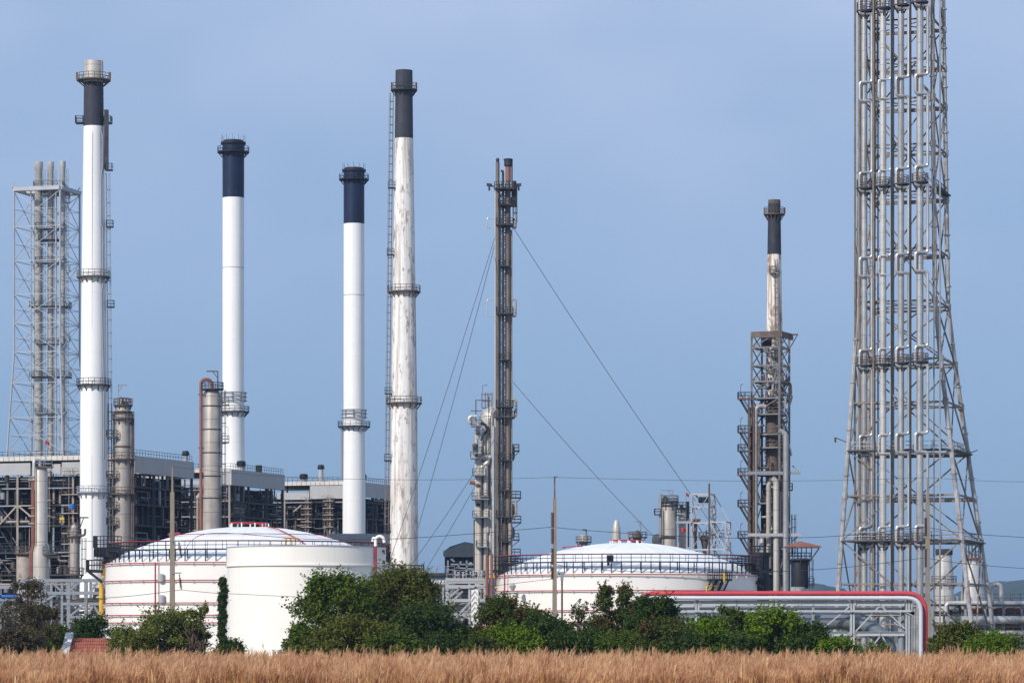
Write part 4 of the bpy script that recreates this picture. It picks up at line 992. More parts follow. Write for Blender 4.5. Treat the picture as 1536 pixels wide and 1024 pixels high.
m = MB().lathe(cC.x, cC.y, [(9.5 * k, GZ(722, D)), (10.5 * k, GZ(716, D)), (10.5 * k, GZ(625, D)), (8 * k, GZ(615, D))], 20); m.build('furnace_drum', M['insul_dark' if False else 'browns'], tS)
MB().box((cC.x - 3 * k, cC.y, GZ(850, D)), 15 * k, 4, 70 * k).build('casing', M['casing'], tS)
yf = D - 3.2
for pts, r, mt in (
    ([(1133.5, 852), (1133.5, 612), (1142, 608), (1149, 610)], .42, 'insul_dark'),
    ([(1153, 852), (1153, 726), (1158, 718)], .46, 'insul_dark'),
    ([(1164.3, gy(D)), (1164.3, 722), (1158, 716)], .52, 'insul'),
    ([(1178.5, gy(D)), (1178.5, 650), (1168, 646)], .5, 'galv'),
    ([(1143, 852), (1143, 806)], .4, 'insul'),
    ([(1126, 860), (1126, 640)], .3, 'browns'),
    ([(1139, 700), (1139, 640), (1146, 636)], .2, 'browns'),
    ([(1171.5, 820), (1171.5, 740)], .2, 'darksteel'),
):
    dy = yf if r > .41 and pts[0][0] < 1170 else yf - 2.0 if pts[0][0] > 1170 else yf - .3
    dy = D - 1.2 - (pts[0][0] - 1127) * .09
    MB().path([(GX(px, dy), dy, GZ(py, dy) if py != gy(D) else 0) for px, py in pts], r, 12, 1.).build('process_pipe', M[mt], tS)
for px, y0, y1, mt in ((1126, 860, 610, 'darksteel'), (1148, 850, 726, 'casing'), (1173, 880, 660, 'browns')):
    MB().box((GX(px, D), D + 1.5, (GZ(y0, D) + GZ(y1, D)) / 2), .8, .8, (y0 - y1) * k).build('duct', M[mt], tS)
for py in (711, 803):
    z = GZ(py, D)
    MB().bar((GX(1119, D), D - 5.2, z), (GX(1197, D), D - 5.2, z), .55).bar((GX(1195, D), D - 5.2, z), (GX(1186, D), D - 4.4, z + (11 if py == 711 else -9) * k), .2).build('cross_beam', M['greysteel' if py == 711 else 'panel'], tS)
rplat(tS, (GX(1181, D), D - 3, GZ(735, D)), 11 * k, 2, M['browns'], M['browns'], .05)
MB().ladder((GX(1186, D), D - 2.5, GZ(835, D)), (GX(1186, D), D - 2.5, GZ(772, D)), (1, -.3, 0), .5, .05, .9, True, 1.5).build('ladder', M['browns'], tS)
# stair tower on the left
lv = [(599, 620), (645, 648), (652, 676), (676, 706), (712, 736), (759, 782), (806, 820)]
st = [598, 648, 676, 712, 759, 806]
for j, py in enumerate(st):
    z = GZ(py, D)
    rplat(tS, (GX(1116.5, D), D - 1, z), 20 * k, 2.6, M['brownred' if j in (0, 3) else 'browns'], M['darksteel'], .055)
    m = MB()
    y1 = py + 24
    for dy in (-1.9, -.2):
        m.bar((GX(1110, D), D + dy, z - .2), (GX(1123, D), D + dy, GZ(y1, D)), .24)
        m.bar((GX(1110, D), D + dy, z + .9), (GX(1123, D), D + dy, GZ(y1, D) + 1.1), .1)
    for i in range(9):
        q = i / 9; m.bar((GX(1110 + 13 * q, D), D - 1.9, GZ(py + 24 * q, D)), (GX(1110 + 13 * q, D), D - .2, GZ(py + 24 * q, D)), .35, .06)
    m.build('stair_flight', M['darksteel'], tS)
    MB().bar((GX(1110, D), D - 1.8, z), (GX(1110, D), D - 1.8, z + 2.2), .08).bar((GX(1110, D), D - 1.8, z + 2.2), (GX(1113, D), D - 1.8, z + 2.6), .12).build('lamp_arm', M['darksteel'], tS)
m = MB()
for px in (1122, 1129): m.bar((GX(px, D), D - 2.2, 0), (GX(px, D), D - 2.2, GZ(596, D)), .3)
m.build('stair_post', M['browns'], tS)
# clutter in the upper frame
rd = random.Random(4); PL = Pieces()
for j in range(96):
    py = rd.choice([575, 590, 605, 640, 660, 690, 700, 730, 750, 780, 800, 830]); z = GZ(py + rd.uniform(-8, 8), D)
    p = pS + e1 * rd.uniform(.3, s1 - .3) + e2 * rd.uniform(.3, s2 - .3); p.z = z
    PL.new(p.y, M[('browns', 'galv', 'darksteel')[j % 3]]).path([p, p + e1 * rd.uniform(.6, 2), p + e1 * rd.uniform(.6, 2) + V((0, 0, rd.choice([-2, 1.6, 2.4])))], rd.choice([.08, .12, .2]), 6)
PL.build('pipe', M['browns'], tS, 98)
MB().box((cC.x - 5.5 * k, cC.y + .6, GZ(650, D)), 4 * k, 2, 70 * k).box((cC.x + 5 * k, cC.y + 1.4, GZ(800, D)), 6 * k, 2, 140 * k).build('duct', M['casing'], tS)
MB().box((GX(1151, D), D + 1.0, GZ(510, D)), 1.6, 1.6, 2).build('fan_unit', M['blacksteel'], tS)

# dark drum under the frame, at the right tank's edge
D = 578; k = K(D)
t = thing('settling_drum', 'squat black drum between the domed tank walkway and the pipe filled steel frame', 'drum', base(1140, D))
MB().lathe(GX(1140, D), D, [(14 * k, 0), (14 * k, GZ(836, D)), (16 * k, GZ(834, D)), (16 * k, GZ(828, D)), (13 * k, GZ(828, D))], 28).build('shell', M['blacksteel'], t)
MB().crail(GX(1140, D), D, GZ(829, D), 15.5 * k, 1.2, 12, .05).build('railing', M['blacksteel'], t)

# tank with a red conical canopy
D = 590; k = K(D); x = GX(1199.5, D)
t = thing('canopied_tank', 'narrow black tank under a red brown pyramid canopy', 'tank', base(1199.5, D))
MB().lathe(x, D, [(13 * k, GZ(882, D)), (13 * k, GZ(838, D)), (11, GZ(838, D))][:2] + [(12.5 * k, GZ(837, D))], 28).build('shell', M['blacksteel'], t)
MB().lathe(x - 3 * k, D - .6, [(11.5 * k, 0), (11.5 * k, GZ(880, D))], 28).build('base_ring', M['panel'], t)
m = MB(); i = len(m.v); hx = 26 * k
for sx, sy in ((-1, -1), (1, -1), (1, 1), (-1, 1)): m.v.append(V((x + 4 * k + sx * hx, D + sy * 3, GZ(821, D))))
for sx, sy in ((-1, -1), (1, -1), (1, 1), (-1, 1)): m.v.append(V((x + 4 * k + sx * hx, D + sy * 3, GZ(819, D))))
m.v.append(V((x + 0 * k, D, GZ(811, D))))
m.f += [(3, 2, 1, 0), (0, 1, 5, 4), (1, 2, 6, 5), (2, 3, 7, 6), (3, 0, 4, 7), (4, 5, 8), (5, 6, 8), (6, 7, 8), (7, 4, 8)]
m.build('canopy', M['brownred'], t, 10)
m = MB()
for dx in (-11, -4, 2, 9, 17): m.bar((x + dx * k, D - 1, GZ(838, D)), (x + dx * k, D - 1, GZ(820, D)), .16)
m.bar((x + 28 * k, D - 1.5, GZ(822, D)), (x + 12 * k, D - 1.5, GZ(845, D)), .2); m.build('canopy_post', M['darksteel'], t)
cplat(t, x, D, GZ(838, D), 13 * k, 18 * k, M['darksteel'], M['darksteel'], t=.05, brk=6, nr=12)
rplat(t, (x + 17 * k, D - .5, GZ(876, D)), 8 * k, 2, M['darksteel'], M['darksteel'], .05)
MB().ladder((x + 14 * k, D - .6, GZ(882, D)), (x + 14 * k, D - .6, GZ(838, D)), (1, -.3, 0), .5, .045, .8, True, 1.4).build('ladder', M['darksteel'], t)

# ================================================================= columns and frame behind the right tank
D = 690; k = K(D)
tH, xH, hH = column(1003, D, 'weathered grey column with caged top platform and hook arm, behind a white dome',
    [(870, 12.5), (758, 12.3), (754, 10.5)], 'insul_dark', [(757, 15, 'darksteel'), (751, 15, 'darksteel')], n=24)
davit(tH, (xH + 6 * k, D, GZ(754, D)), 19 * k, -17 * k, M['greysteel'])
MB().tube((xH - 13 * k, D - 1, 0), (xH - 13 * k, D - 1, GZ(740, D)), .28).tube((xH - 9.5 * k, D - 1.6, 0), (xH - 9.5 * k, D - 1.6, GZ(765, D)), .16).build('downpipe', M['galv'], tH)
rplat(tH, (xH - 17 * k, D - .8, GZ(771, D)), 9 * k, 2, M['darksteel'], M['darksteel'], .06); rplat(tH, (xH + 15 * k, D - .8, GZ(772, D)), 9 * k, 2, M['darksteel'], M['darksteel'], .06)
MB().path([(xH - 8 * k, D - 1, GZ(756, D)), (xH - 8 * k, D - 1, GZ(746, D)), (xH - 3 * k, D - 1, GZ(746, D)), (xH - 3 * k, D - 1, GZ(756, D))], .25, 8, .4).path([(xH - 16 * k, D - 8, GZ(818, D)), (xH - 16 * k, D - 8, GZ(807, D)), (xH + 8 * k, D - 8, GZ(807, D))], .35, 8, .8).build('overhead_pipe', M['darksteel'], tH)
tI, xI, hI = column(1024, D + 6, 'thinner dark column beside the caged grey column, behind a white dome',
    [(870, 7), (764, 6.6), (761, 5)], 'insul_dark', [(761, 9, 'darksteel')], n=20)
rplat(tI, (xI + 9 * k, D, GZ(768, D)), 8 * k, 2, M['darksteel'], M['darksteel'], .06)
MB().box((xI - 2 * k, D + 5, GZ(758, D)), 5 * k, 1, 6 * k).build('top_frame', M['blacksteel'], tI)
MB().bar((xI + 5 * k, D - 1, GZ(820, D)), (xI + 5 * k, D - 1, GZ(752, D)), .6, .6).build('duct', M['casing'], tI)
# cone stack, roof vents and drum
D = 720; k = K(D)
tJ, xJ, hJ = column(924.5, D, 'small pointed grey bullet shaped vent stack rising behind a white dome', [(870, 6.8), (803, 6.5), (792, 6), (783, 3.8), (779.5, 2)], 'insul', name='vent_stack', n=20)
tK, xK, hK = column(875.5, D, 'stubby brown vent drum with a short hook arm, beside the pointed vent stack', [(870, 7), (804, 7), (802, 6)], 'insul_dark', [(812, 12, 'darksteel')], name='vent_drum', n=20)
davit(tK, (xK + 4 * k, D, GZ(802, D)), 8 * k, -6 * k, M['darksteel'])
tM_, xM, hM = column(956, D, 'brown round topped drum and L shaped davit, directly behind the dome crown', [(870, 6.5), (803, 6.5), (797, 4.5), (795, 1.5)], 'browns', [(805, 15, 'darksteel')], name='vent_drum', n=20)
davit(tM_, (xM + 5 * k, D, GZ(806, D)), 24 * k, -8 * k, M['greysteel'], .14)
MB().tube((xM - 14 * k, D - 1, GZ(830, D)), (xM - 14 * k, D - 1, GZ(800, D)), .2).build('downpipe', M['beige'], tM_)
t = thing('horizontal_drum', 'beige horizontal drum with rounded end at the foot of the caged column', 'drum', base(985, 700))
m = MB()
pts = [V((GX(q, 700), 700, GZ(810, 700))) for q in (978, 979, 982, 987, 1010)]
m.sweep(pts, [.3, .85, 1.25, 1.4, 1.4], 16); m.build('shell', M['beige'], t)
m = MB()
for q in (990, 1004): m.box((GX(q, 700), 700, GZ(810, 700) / 2 - .6), .5, 2, GZ(810, 700) - 1.2)
m.build('saddle', M['beige'], t)
# open lattice frame
D = 640; k = K(D); t = thing('steel_frame', 'bare pale steel frame with hoist platform and a lower side bay, behind a white dome', 'steel frame', base(1065, D))
def vx(px, dy): return GX(px, D + dy)
th = R(20); f1 = V((math.cos(th), -math.sin(th), 0)); f2 = V((math.sin(th), math.cos(th), 0))
p0 = V((GX(1037, D), D, 0)); w1 = 28 * k; w2 = 26 * k
L4 = [lambda z, a=a, b=b: V((p0.x, p0.y, z)) + f1 * (a * w1) + f2 * (b * w2) for a, b in ((0, 0), (1, 0), (1, 1), (0, 1))]
for i, f in enumerate(L4): MB().bar(f(0), f(GZ(725 if i == 1 else 740, D)), .33).build('post', M['browns' if i == 1 else 'paleSteel'], t)
m = MB()
for py in (741, 760, 784, 824, 850):
    for i in range(4): m.bar(L4[i](GZ(py, D)), L4[(i + 1) % 4](GZ(py, D)),   .28 if py != 760 else .18)
m.build('beam', M['paleSteel'], t)
m = MB()
for i in range(4):
    for a, b in ((784, 741), (824, 784), (870, 824)):
        m.bar(L4[i](GZ(a, D)), L4[(i + 1) % 4](GZ(b, D)), .13)
        if i == 1: m.bar(L4[(i + 1) % 4](GZ(a, D)), L4[i](GZ(b, D)), .13)
m.build('bracing', M['greysteel'], t)
B4 = [lambda z, a=a, b=b: V((p0.x, p0.y, z)) + f1 * (a * w1) + f2 * (b * w2) for a, b in ((1.05, -.0), (1.9, 0), (1.9, 1.0), (1.05, 1.0))]
for f in B4[1:3]: MB().bar(f(0), f(GZ(783, D)), .32).build('post', M['paleSteel'], t)
m = MB()
for py in (783, 824):
    for i in range(4): m.bar(B4[i](GZ(py, D)), B4[(i + 1) % 4](GZ(py, D)), .26)
for i in range(3): m.bar(B4[i](GZ(824, D)), B4[i + 1](GZ(783, D)), .15).bar(B4[i](GZ(870, D)), B4[i + 1](GZ(824, D)), .15).bar(B4[i + 1](GZ(824, D)), B4[i](GZ(783, D)), .15)
m.bar((GX(1014, D), D - .5, GZ(783, D)), (GX(1037, D), D - .5, GZ(783, D)), .4).bar((GX(1030, D), D - .5, 0), (GX(1030, D), D - .5, GZ(784, D)), .3).bar(L4[2](GZ(741, D)), B4[2](GZ(783, D)), .15)
m.build('bay_frame', M['paleSteel'], t)
m = MB()
for dx in (1051, 1056, 1061): m.lathe(GX(dx, D + 3), D + 3, [(.2, GZ(753, D)), (.45, GZ(752, D)), (.45, GZ(745, D)), (.2, GZ(744, D))], 8)
m.build('hoist', M['blacksteel'], t)
MB().lathe(GX(1057, D + 3), D + 3, [(2 * k, 0), (3 * k, GZ(824, D)), (7 * k, GZ(806, D)), (7 * k, GZ(802, D))], 16).build('hopper', M['browns'], t)
MB().crail(GX(1057, D + 3), D + 3, GZ(807, D), 9 * k, 1.2, 10, .05).arc(GX(1057, D + 3), D + 3, GZ(808, D), 7 * k, 9 * k, .2).build('platform', M['browns'], t)
MB().tube((GX(1043, D + 2), D + 2, 0), (GX(1043, D + 2), D + 2, GZ(784, D)), .3).build('standpipe', M['brownred'], t)
MB().box((GX(1041, D + 1), D + 1, GZ(780, D)), 19 * k, 1, .6).build('monorail', M['brownred'], t)
MB().ladder((GX(1071, D + 4), D + 4, GZ(824, D)), (GX(1071, D + 4), D + 4, GZ(748, D)), (0, -1, 0), .6, .06, .9, True, 1.4).build('ladder', M['greysteel'], t)
rplat(t, (GX(1074, D + 3), D + 3, GZ(803, D)), 30 * k, 2, M['greysteel'], M['greysteel'], .05)
# windsocks / red flags
for (px, py, D_, w, lab, pole) in ((1030, 742, 690, 4.5, 'small red flag flying above the thinner dark column', (1029, 760)), (1027, 795, 650, 9, 'larger red flag at the corner of the bare pale steel frame', (1031, 830)), (71, 664, 640, 6, 'red flag above the furnace roof below the pale lattice tower', (68, 690))):
    t = thing('flag', lab, 'flag', base(px, D_), 'red flags over the plant'); k = K(D_)
    t.location.z = GZ(pole[1], D_); ORG[t.name] = V(t.location)
    MB().tube((GX(pole[0], D_), D_, GZ(pole[1], D_)), (GX(pole[0], D_), D_, GZ(py - 3, D_)), .06).build('pole', M['greysteel'], t)
    m = MB(); n = 8
    for j in range(n + 1):
        u = j / n; xx = GX(pole[0], D_) + (w if pole[0] < 1030 else -w) * k * u * (1 if pole[0] < 1030 else 1); z = GZ(py + (3 if pole[0] < 1030 else -3) * (u - .5), D_)
        yy = D_ + .25 * math.sin(u * 7); m.v += [V((xx, yy, z - .35)), V((xx, yy, z + .35)), V((xx, yy + .02, z - .35)), V((xx, yy + .02, z + .35))]
    for j in range(n): a = 4 * j; m.f += [(a, a + 4, a + 5, a + 1), (a + 2, a + 3, a + 7, a + 6), (a + 1, a + 5, a + 7, a + 3), (a, a + 2, a + 6, a + 4)]
    m.build('cloth', M['flagred'], t)

# ================================================================= vessels and pipe rack right of the big tower
D = 600; k = K(D)
tP, xP, hP = column(1416, D, 'plain silver cylinder vessel behind the legs of the giant flare tower', [(905, 15), (860, 14), (832, 11.6)], 'silver', [(873, 19, 'greysteel')], name='vessel', n=32)
MB().lathe(xP, D, [(12.6 * k, GZ(832, D)), (13 * k, GZ(831, D)), (13 * k, GZ(823, D)), (11 * k, GZ(823, D))], 28).build('top_collar', M['darksteel'], tP)
tQ, xQ, hQ = column(1459, D, 'silver vessel flaring towards its foot, with a red collar, beside the plain one', [(905, 18), (892, 17.5), (842, 11), (838, 10.6)], 'silver', [(836, 16, 'brownred')], name='vessel', n=32)
m = MB()
for dx in (-11, -7, -2, 3, 8, 11): m.bar((xQ + dx * k, D - 1, GZ(836, D)), (xQ + dx * k, D - 1, GZ(816, D)), .2)
m.bar((xQ - 12 * k, D - 1, GZ(817, D)), (xQ + 12 * k, D - 1, GZ(817, D)), .25).bar((xQ - 15 * k, D - 1, 0), (xQ - 15 * k, D - 1, GZ(816, D)), .25).build('canopy_frame', M['darksteel'], tQ)
m = MB().hoop(xQ, D, GZ(878, D), hQ(878) + .1, .12, n=28); m.build('band', M['insul'], tQ)
MB().tube((xQ + 15 * k, D, 0), (xQ + 15 * k, D, GZ(828, D)), .16).build('standpipe', M['greysteel'], tQ)
D = 520; k = K(D)
t = thing('pipe_rack', 'low rack of pale and rusty pipes running past the foot of the giant tower', 'pipe rack', base(1470, D), 'pipe racks')
m = MB()
for px in (1398, 1422, 1448, 1477, 1505, 1533, 1560):
    MB().bar((GX(px, D), D, 0), (GX(px, D), D, GZ(902 if px > 1440 else 910, D)), .4).build('post', M['greysteel'], t)
for py in (907, 922, 943, 957): MB().bar((GX(1396, D), D, GZ(py, D)), (GX(1600, D), D, GZ(py, D)), .35).build('beam', M['darksteel'], t)
for (x0, py, r, mt, dy) in ((1418, 904, .32, 'silver', -.8), (1440, 929, .62, 'galv', -1.2), (1470, 949, .42, 'insul_dark', -1.2), (1396, 918, .22, 'browns', .8), (1396, 935, .25, 'browns', 1.), (1450, 912, .2, 'brownred', 1.4), (1396, 939, .3, 'insul_dark', 1.8), (1430, 916, .35, 'browns', 2.2)):
    MB().path([(GX(x0, D), D + dy, GZ(py + 14, D)), (GX(x0, D), D + dy, GZ(py, D)), (GX(1620, D), D + dy, GZ(py, D))] if py in (904,) else [(GX(x0, D), D + dy, GZ(py, D)), (GX(1620, D), D + dy, GZ(py, D))], r, 12, 1.2).build('pipe', M[mt], t)
MB().path([(GX(1486, D), D - 1, GZ(905, D)), (GX(1486, D), D - 1, GZ(876, D)), (GX(1500, D), D - 1, GZ(876, D)), (GX(1501, D), D - 1, GZ(905, D))], .35, 12, 1.1).build('expansion_loop', M['galv'], t)
rd = random.Random(8); PL = Pieces()
for j in range(40):
    px = rd.uniform(1396, 1536); py = rd.uniform(905, 945)
    PL.new(0, M['browns' if j % 2 else 'greysteel']).path([(GX(px, D), D + rd.uniform(0, 2), GZ(py, D)), (GX(px, D), D + .5, GZ(py - rd.uniform(4, 14), D)), (GX(px + rd.uniform(-6, 6), D), D + .5, GZ(py - 12, D))], rd.choice([.08, .12, .2]), 6)
PL.build('branch_pipe', M['browns'], t)
MB().rail([(GX(1470, D), D - .4, GZ(902, D)), (GX(1620, D), D - .4, GZ(902, D))], False, 1.2, 1.6, .045).rail([(GX(1400, D), D - .4, GZ(905, D)), (GX(1425, D), D - .4, GZ(905, D))], False, 1.2, .9, .045).build('railing', M['browns'], t)

# ================================================================= pipe rack at the far left
D = 536; k = K(D)
t = thing('pipe_rack', 'blue grey steel pipe rack between the bushes and the big red ringed tank', 'pipe rack', base(80, D), 'pipe racks')
for (px, y1) in ((-8, 880), (28, 872), (60, 868), (77, 870), (93, 872), (103, 868), (129, 868), (152, 874)):
    MB().bar((GX(px, D), D, 0), (GX(px, D), D, GZ(y1, D)), .55 if px in (60, 103, 129) else .38).bar((GX(px, D), D + 6, 0), (GX(px, D), D + 6, GZ(y1, D)), .38).build('post', M['greysteel' if px != 28 else 'paleSteel'], t)
for (xa, xb, py, w) in ((28, 155, 870, .5), (-10, 60, 880, .5), (60, 155, 889, .5), (95, 155, 905, .45), (103, 160, 925, .45), (-10, 30, 900, .4)):
    MB().bar((GX(xa, D), D - .1, GZ(py, D)), (GX(xb, D), D - .1, GZ(py, D)), w).build('beam', M['greysteel'], t); MB().bar((GX(xa, D), D + 6, GZ(py, D)), (GX(xb, D), D + 6, GZ(py, D)), w * .8).build('beam', M['greysteel'], t)
for (xa, ya, xb, yb) in ((62, 888, 73, 872), (78, 872, 92, 886), (103, 925, 128, 905), (129, 925, 141, 907), (141, 907, 151, 925), (60, 905, 90, 888), (135, 888, 146, 874), (104, 886, 120, 872)):
    MB().bar((GX(xa, D), D - .15, GZ(ya, D)), (GX(xb, D), D - .15, GZ(yb, D)), .32).build('brace', M['greysteel'], t)
for (py, r, mt, x0, x1, dy) in ((894, .3, 'blue', -20, 32, 1), (885, .5, 'galv', 140, 175, 2), (901, .26, 'beige', 40, 165, 1.5), (911, .3, 'silver', -20, 165, 2), (918, .24, 'galv', -20, 165, 3), (898, .28, 'insul', 104, 160, 3), (876, .2, 'beige', -20, 100, 2.4), (932, .35, 'insul_dark', -20, 160, 3), (924, .2, 'browns', 0, 160, 1)):
    MB().tube((GX(x0, D), D + dy, GZ(py, D)), (GX(x1, D), D + dy, GZ(py, D)), r, n=10).build('pipe', M[mt], t)
rd = random.Random(18); PL = Pieces()
for j in range(90):
    px = rd.uniform(-5, 155); py = rd.uniform(880, 955); dx = rd.uniform(3, 14) * rd.choice([-1, 1])
    PL.new(0, M[('silver', 'greysteel', 'browns')[j % 3]]).path([(GX(px, D), D + rd.uniform(.5, 5), GZ(py, D)), (GX(px, D), D + 2.5, GZ(py - rd.uniform(4, 12), D)), (GX(px + dx, D), D + 2.5, GZ(py - 8, D))], rd.choice([.08, .12, .18, .26]), 6)
PL.build('branch_pipe', M['browns'], t, 95)

# ================================================================= valve manifold between trees and right tank
D = 530; k = K(D)
t = thing('valve_manifold', 'pale steel valve deck with a row of upright valves and a white duct', 'pipe rack', base(700, D), 'pipe racks')
for px in (670.5, 704, 735, 741): MB().bar((GX(px, D), D, 0), (GX(px, D), D, GZ(866, D)), .5 if px < 700 else .35).bar((GX(px, D), D + 5, 0), (GX(px, D), D + 5, GZ(866, D)), .3).build('post', M['paleSteel'], t)
for py, w in ((869, .5), (879.5, .55), (900, .5), (921, .4), (873, .35)):
    MB().bar((GX(670, D), D - .1, GZ(py, D)), (GX(728 if py < 890 else 742, D), D - .1, GZ(py, D)), w).build('beam', M['panel'], t); MB().bar((GX(670, D), D + 5, GZ(py, D)), (GX(742, D), D + 5, GZ(py, D)), w * .8).build('beam', M['panel'], t)
for (xa, ya, xb, yb) in ((671, 898, 690, 881), (682, 898, 694, 886), (684, 925, 706, 902), (671, 920, 680, 902), (692, 930, 704, 912), (712, 880, 722, 887)):
    MB().bar((GX(xa, D), D - .2, GZ(ya, D)), (GX(xb, D), D - .2, GZ(yb, D)), .35).build('brace', M['galv'], t)
m = MB().obox((GX(670, D), D, GZ(867.6, D)), (58 * k, 0, 0), (0, 4, 0), (0, 0, .12)); m.build('deck', M['darksteel'], t)
rd = random.Random(2)
for j in range(13):
    px = 679 + j * 3.9 + rd.uniform(-.8, .8); x = GX(px, D); z = GZ(867, D); h = rd.uniform(8, 12) * k; yy = D + rd.uniform(.3, 2.5)
    m = MB().lathe(x, yy, [(.12, z), (.12, z + h * .3), (.24, z + h * .35), (.24, z + h * .6), (.1, z + h * .65), (.1, z + h)], 8)
    m.bar((x - .22, yy, z + h), (x + .22, yy, z + h), .12); m.build('valve', M['silver' if j % 3 else 'darksteel'], t)
MB().rail([(GX(670, D), D - .1, GZ(867, D)), (GX(738, D), D - .1, GZ(867, D))], False, 1.3, 1.0, .045).build('railing', M['greysteel'], t)
m = MB(); m.obox((GX(707, D), D - .6, 0), (10.5 * k, 0, 0), (0, 1., 0), (0, 0, GZ(884, D)))
o = m.build('white_duct', M['tank'], t)
m = MB()
for j in range(6):
    z = GZ(886 + 8 * j, D); m.bar((GX(707, D), D - .64, z - .8), (GX(712, D), D - .64, z), .12).bar((GX(712, D), D - .64, z), (GX(717.5, D), D - .64, z - .8), .12)
m.build('rib', M['panel'], o)
for px, y0 in ((730.5, 830), (737.5, 830)): MB().tube((GX(px, D), D - .5, 0), (GX(px, D), D - .5, GZ(y0, D)), .22).build('red_standpipe', M['brownred'], t)
for (py, r, mt, x0, x1, dy) in ((873.5, .45, 'silver', 636, 672, 2), (892, .6, 'bigpipe', 670, 712, 3.5), (905, .3, 'galv', 640, 740, 2.5), (912, .3, 'silver', 640, 740, 3.5), (917, .25, 'galv', 660, 740, 1.5), (925, .3, 'silver', 650, 740, 2.2)):
    MB().tube((GX(x0, D), D + dy, GZ(py, D)), (GX(x1, D), D + dy, GZ(py, D)), r, n=10).build('pipe', M[mt], t)
PL = Pieces()
for j in range(40):
    px = rd.uniform(672, 740); py = rd.uniform(890, 935); PL.new(0, M['silver' if j % 2 else 'galv']).path([(GX(px, D), D + rd.uniform(.5, 4), GZ(py, D)), (GX(px, D), D + 2., GZ(py - rd.uniform(3, 9), D)), (GX(px + rd.uniform(-8, 8), D), D + 2, GZ(py - 6, D))], rd.choice([.1, .15, .22]), 6)
PL.build('branch_pipe', M['galv'], t)
# low dark deck building behind it
D = 600; k = K(D)
t = thing('pump_house', 'low blue grey flat deck building with rail, between weathered chimney and valve deck', 'building', base(650, D))
MB().obox((GX(632, D), D, 0), (50 * k, 0, 0), (0, 14, 0), (0, 0, GZ(863, D))).build('wall', mat('blue grey sheet wall', (.12, .16, .20), .6, var=.2, vscale=.3, streak=((.05, .06, .07), .6, .6, .1, .5, .7)), t)
MB().obox((GX(630, D), D - .6, GZ(863, D) + .003), (54 * k, 0, 0), (0, 15, 0), (0, 0, .5)).build('roof', M['darksteel'], t)
MB().rail([(GX(631, D), D - .5, GZ(858, D)), (GX(682, D), D - .5, GZ(858, D))], False, 1.1, 1.6, .05).build('railing', M['greysteel'], t)
m = MB()
for px in (633, 643, 655, 665): m.bar((GX(px, D), D - .4, 0), (GX(px, D), D - .4, GZ(880, D)), .3)
m.build('post', M['paleSteel'], t)
# ================================================================= red and white pipe gantry in the foreground
D = 330; k = K(D)
t = thing('pipe_gantry', 'pale grey pipe gantry carrying a red main and a white pipe bent to the ground', 'pipe gantry', base(1200, D))
def G(px, py, dy=0): return V((GX(px, D), D + dy, GZ(py, D)))
gz = gy(D)
# main pipes start at a rounded end at the left (they bend away from the viewer)
MB().path([G(979, 889.3, 26), G(979, 889.3, .5), G(1389.2, 889.3, .5), G(1389.2, gz, .5)], 3.6 * k, 18, 1.9).build('red_main', M['redpipe'], t)
MB().path([G(985, 896.4, 26), G(985, 896.4, -.12), G(1381, 896.4, -.12), G(1381, gz, -.12)], 3.1 * k, 18, 1.4).build('white_pipe', M['whitepipe'], t)
for px in (1021, 1093, 1166, 1238, 1311):
    MB().tube(G(px, 889.3, .5), G(px + 1.2, 889.3, .5), 3.85 * k, n=18).build('weld_band', M['redpipe'], t)
    MB().tube(G(px + 20, 896.4, -.12), G(px + 21, 896.4, -.12), 3.3 * k, n=18).build('weld_band', M['whitepipe'], t)
for px in (1046, 1105, 1162, 1220, 1279, 1362):
    wide = px in (1046, 1162 if False else 1046, 1279, 1362)
    w = 6.5 * k if wide else 3 * k
    m = MB()
    m.obox(G(px, 899.6, .2) - V((w / 2, 0, 0)), (w, 0, 0), (0, .05, 0), (0, 0, -(gz - 899.6) * k if wide else -(30) * k)) if True else None
    m.obox(G(px, 899.6, .2) - V((.03, 0, 0)), (.06, 0, 0), (0, .45, 0), (0, 0, -(gz - 899.6) * k if wide else -(30) * k))
    m.obox(G(px, 899.6, .65) - V((w / 2, 0, 0)), (w, 0, 0), (0, .05, 0), (0, 0, -(gz - 899.6) * k if wide else -(30) * k))
    m.build('post', M['gantry'], t)
    if wide:
        m = MB()
        m.obox(G(px, 899.6, 3.2) - V((w / 2, 0, 0)), (w, 0, 0), (0, .4, 0), (0, 0, -(gz - 899.6) * k)); m.build('rear_post', M['gantry'], t)
        MB().bar(G(px, 903, .6), G(px, 903, 3.3), .3).bar(G(px, 950, .6), G(px, 950, 3.3), .3).build('cross_beam', M['gantry'], t)
def ibeam(name, x0, x1, y0, y1, dy=0.1, mt='gantry'):
    h = (y1 - y0) * k; m = MB()
    o = G(x0, y1, dy); L_ = (x1 - x0) * k
    m.obox(o, (L_, 0, 0), (0, .34, 0), (0, 0, .045)).obox(o + V((0, 0, h - .045)), (L_, 0, 0), (0, .34, 0), (0, 0, .045)).obox(o + V((0, .15, .045)), (L_, 0, 0), (0, .04, 0), (0, 0, h - .09))
    n = max(1, int(L_ / 2.2))
    for j in range(n + 1): m.obox(o + V((j * (L_ - .05) / n, .03, .046)), (.05, 0, 0), (0, .12, 0), (0, 0, h - .093))
    m.build(name, M[mt], t)
segs = [(990, 1042), (1050, 1159), (1165, 1274.5), (1283.5, 1357)]
for a, b in segs:
    ibeam('top_beam', a, b, 900.2, 908)
    ibeam('bottom_beam', a, b, 946.8, 953.2)
    ibeam('top_beam', a, b, 900.2, 908, 3.2)
    ibeam('bottom_beam', a, b, 946.8, 953.2, 3.2)
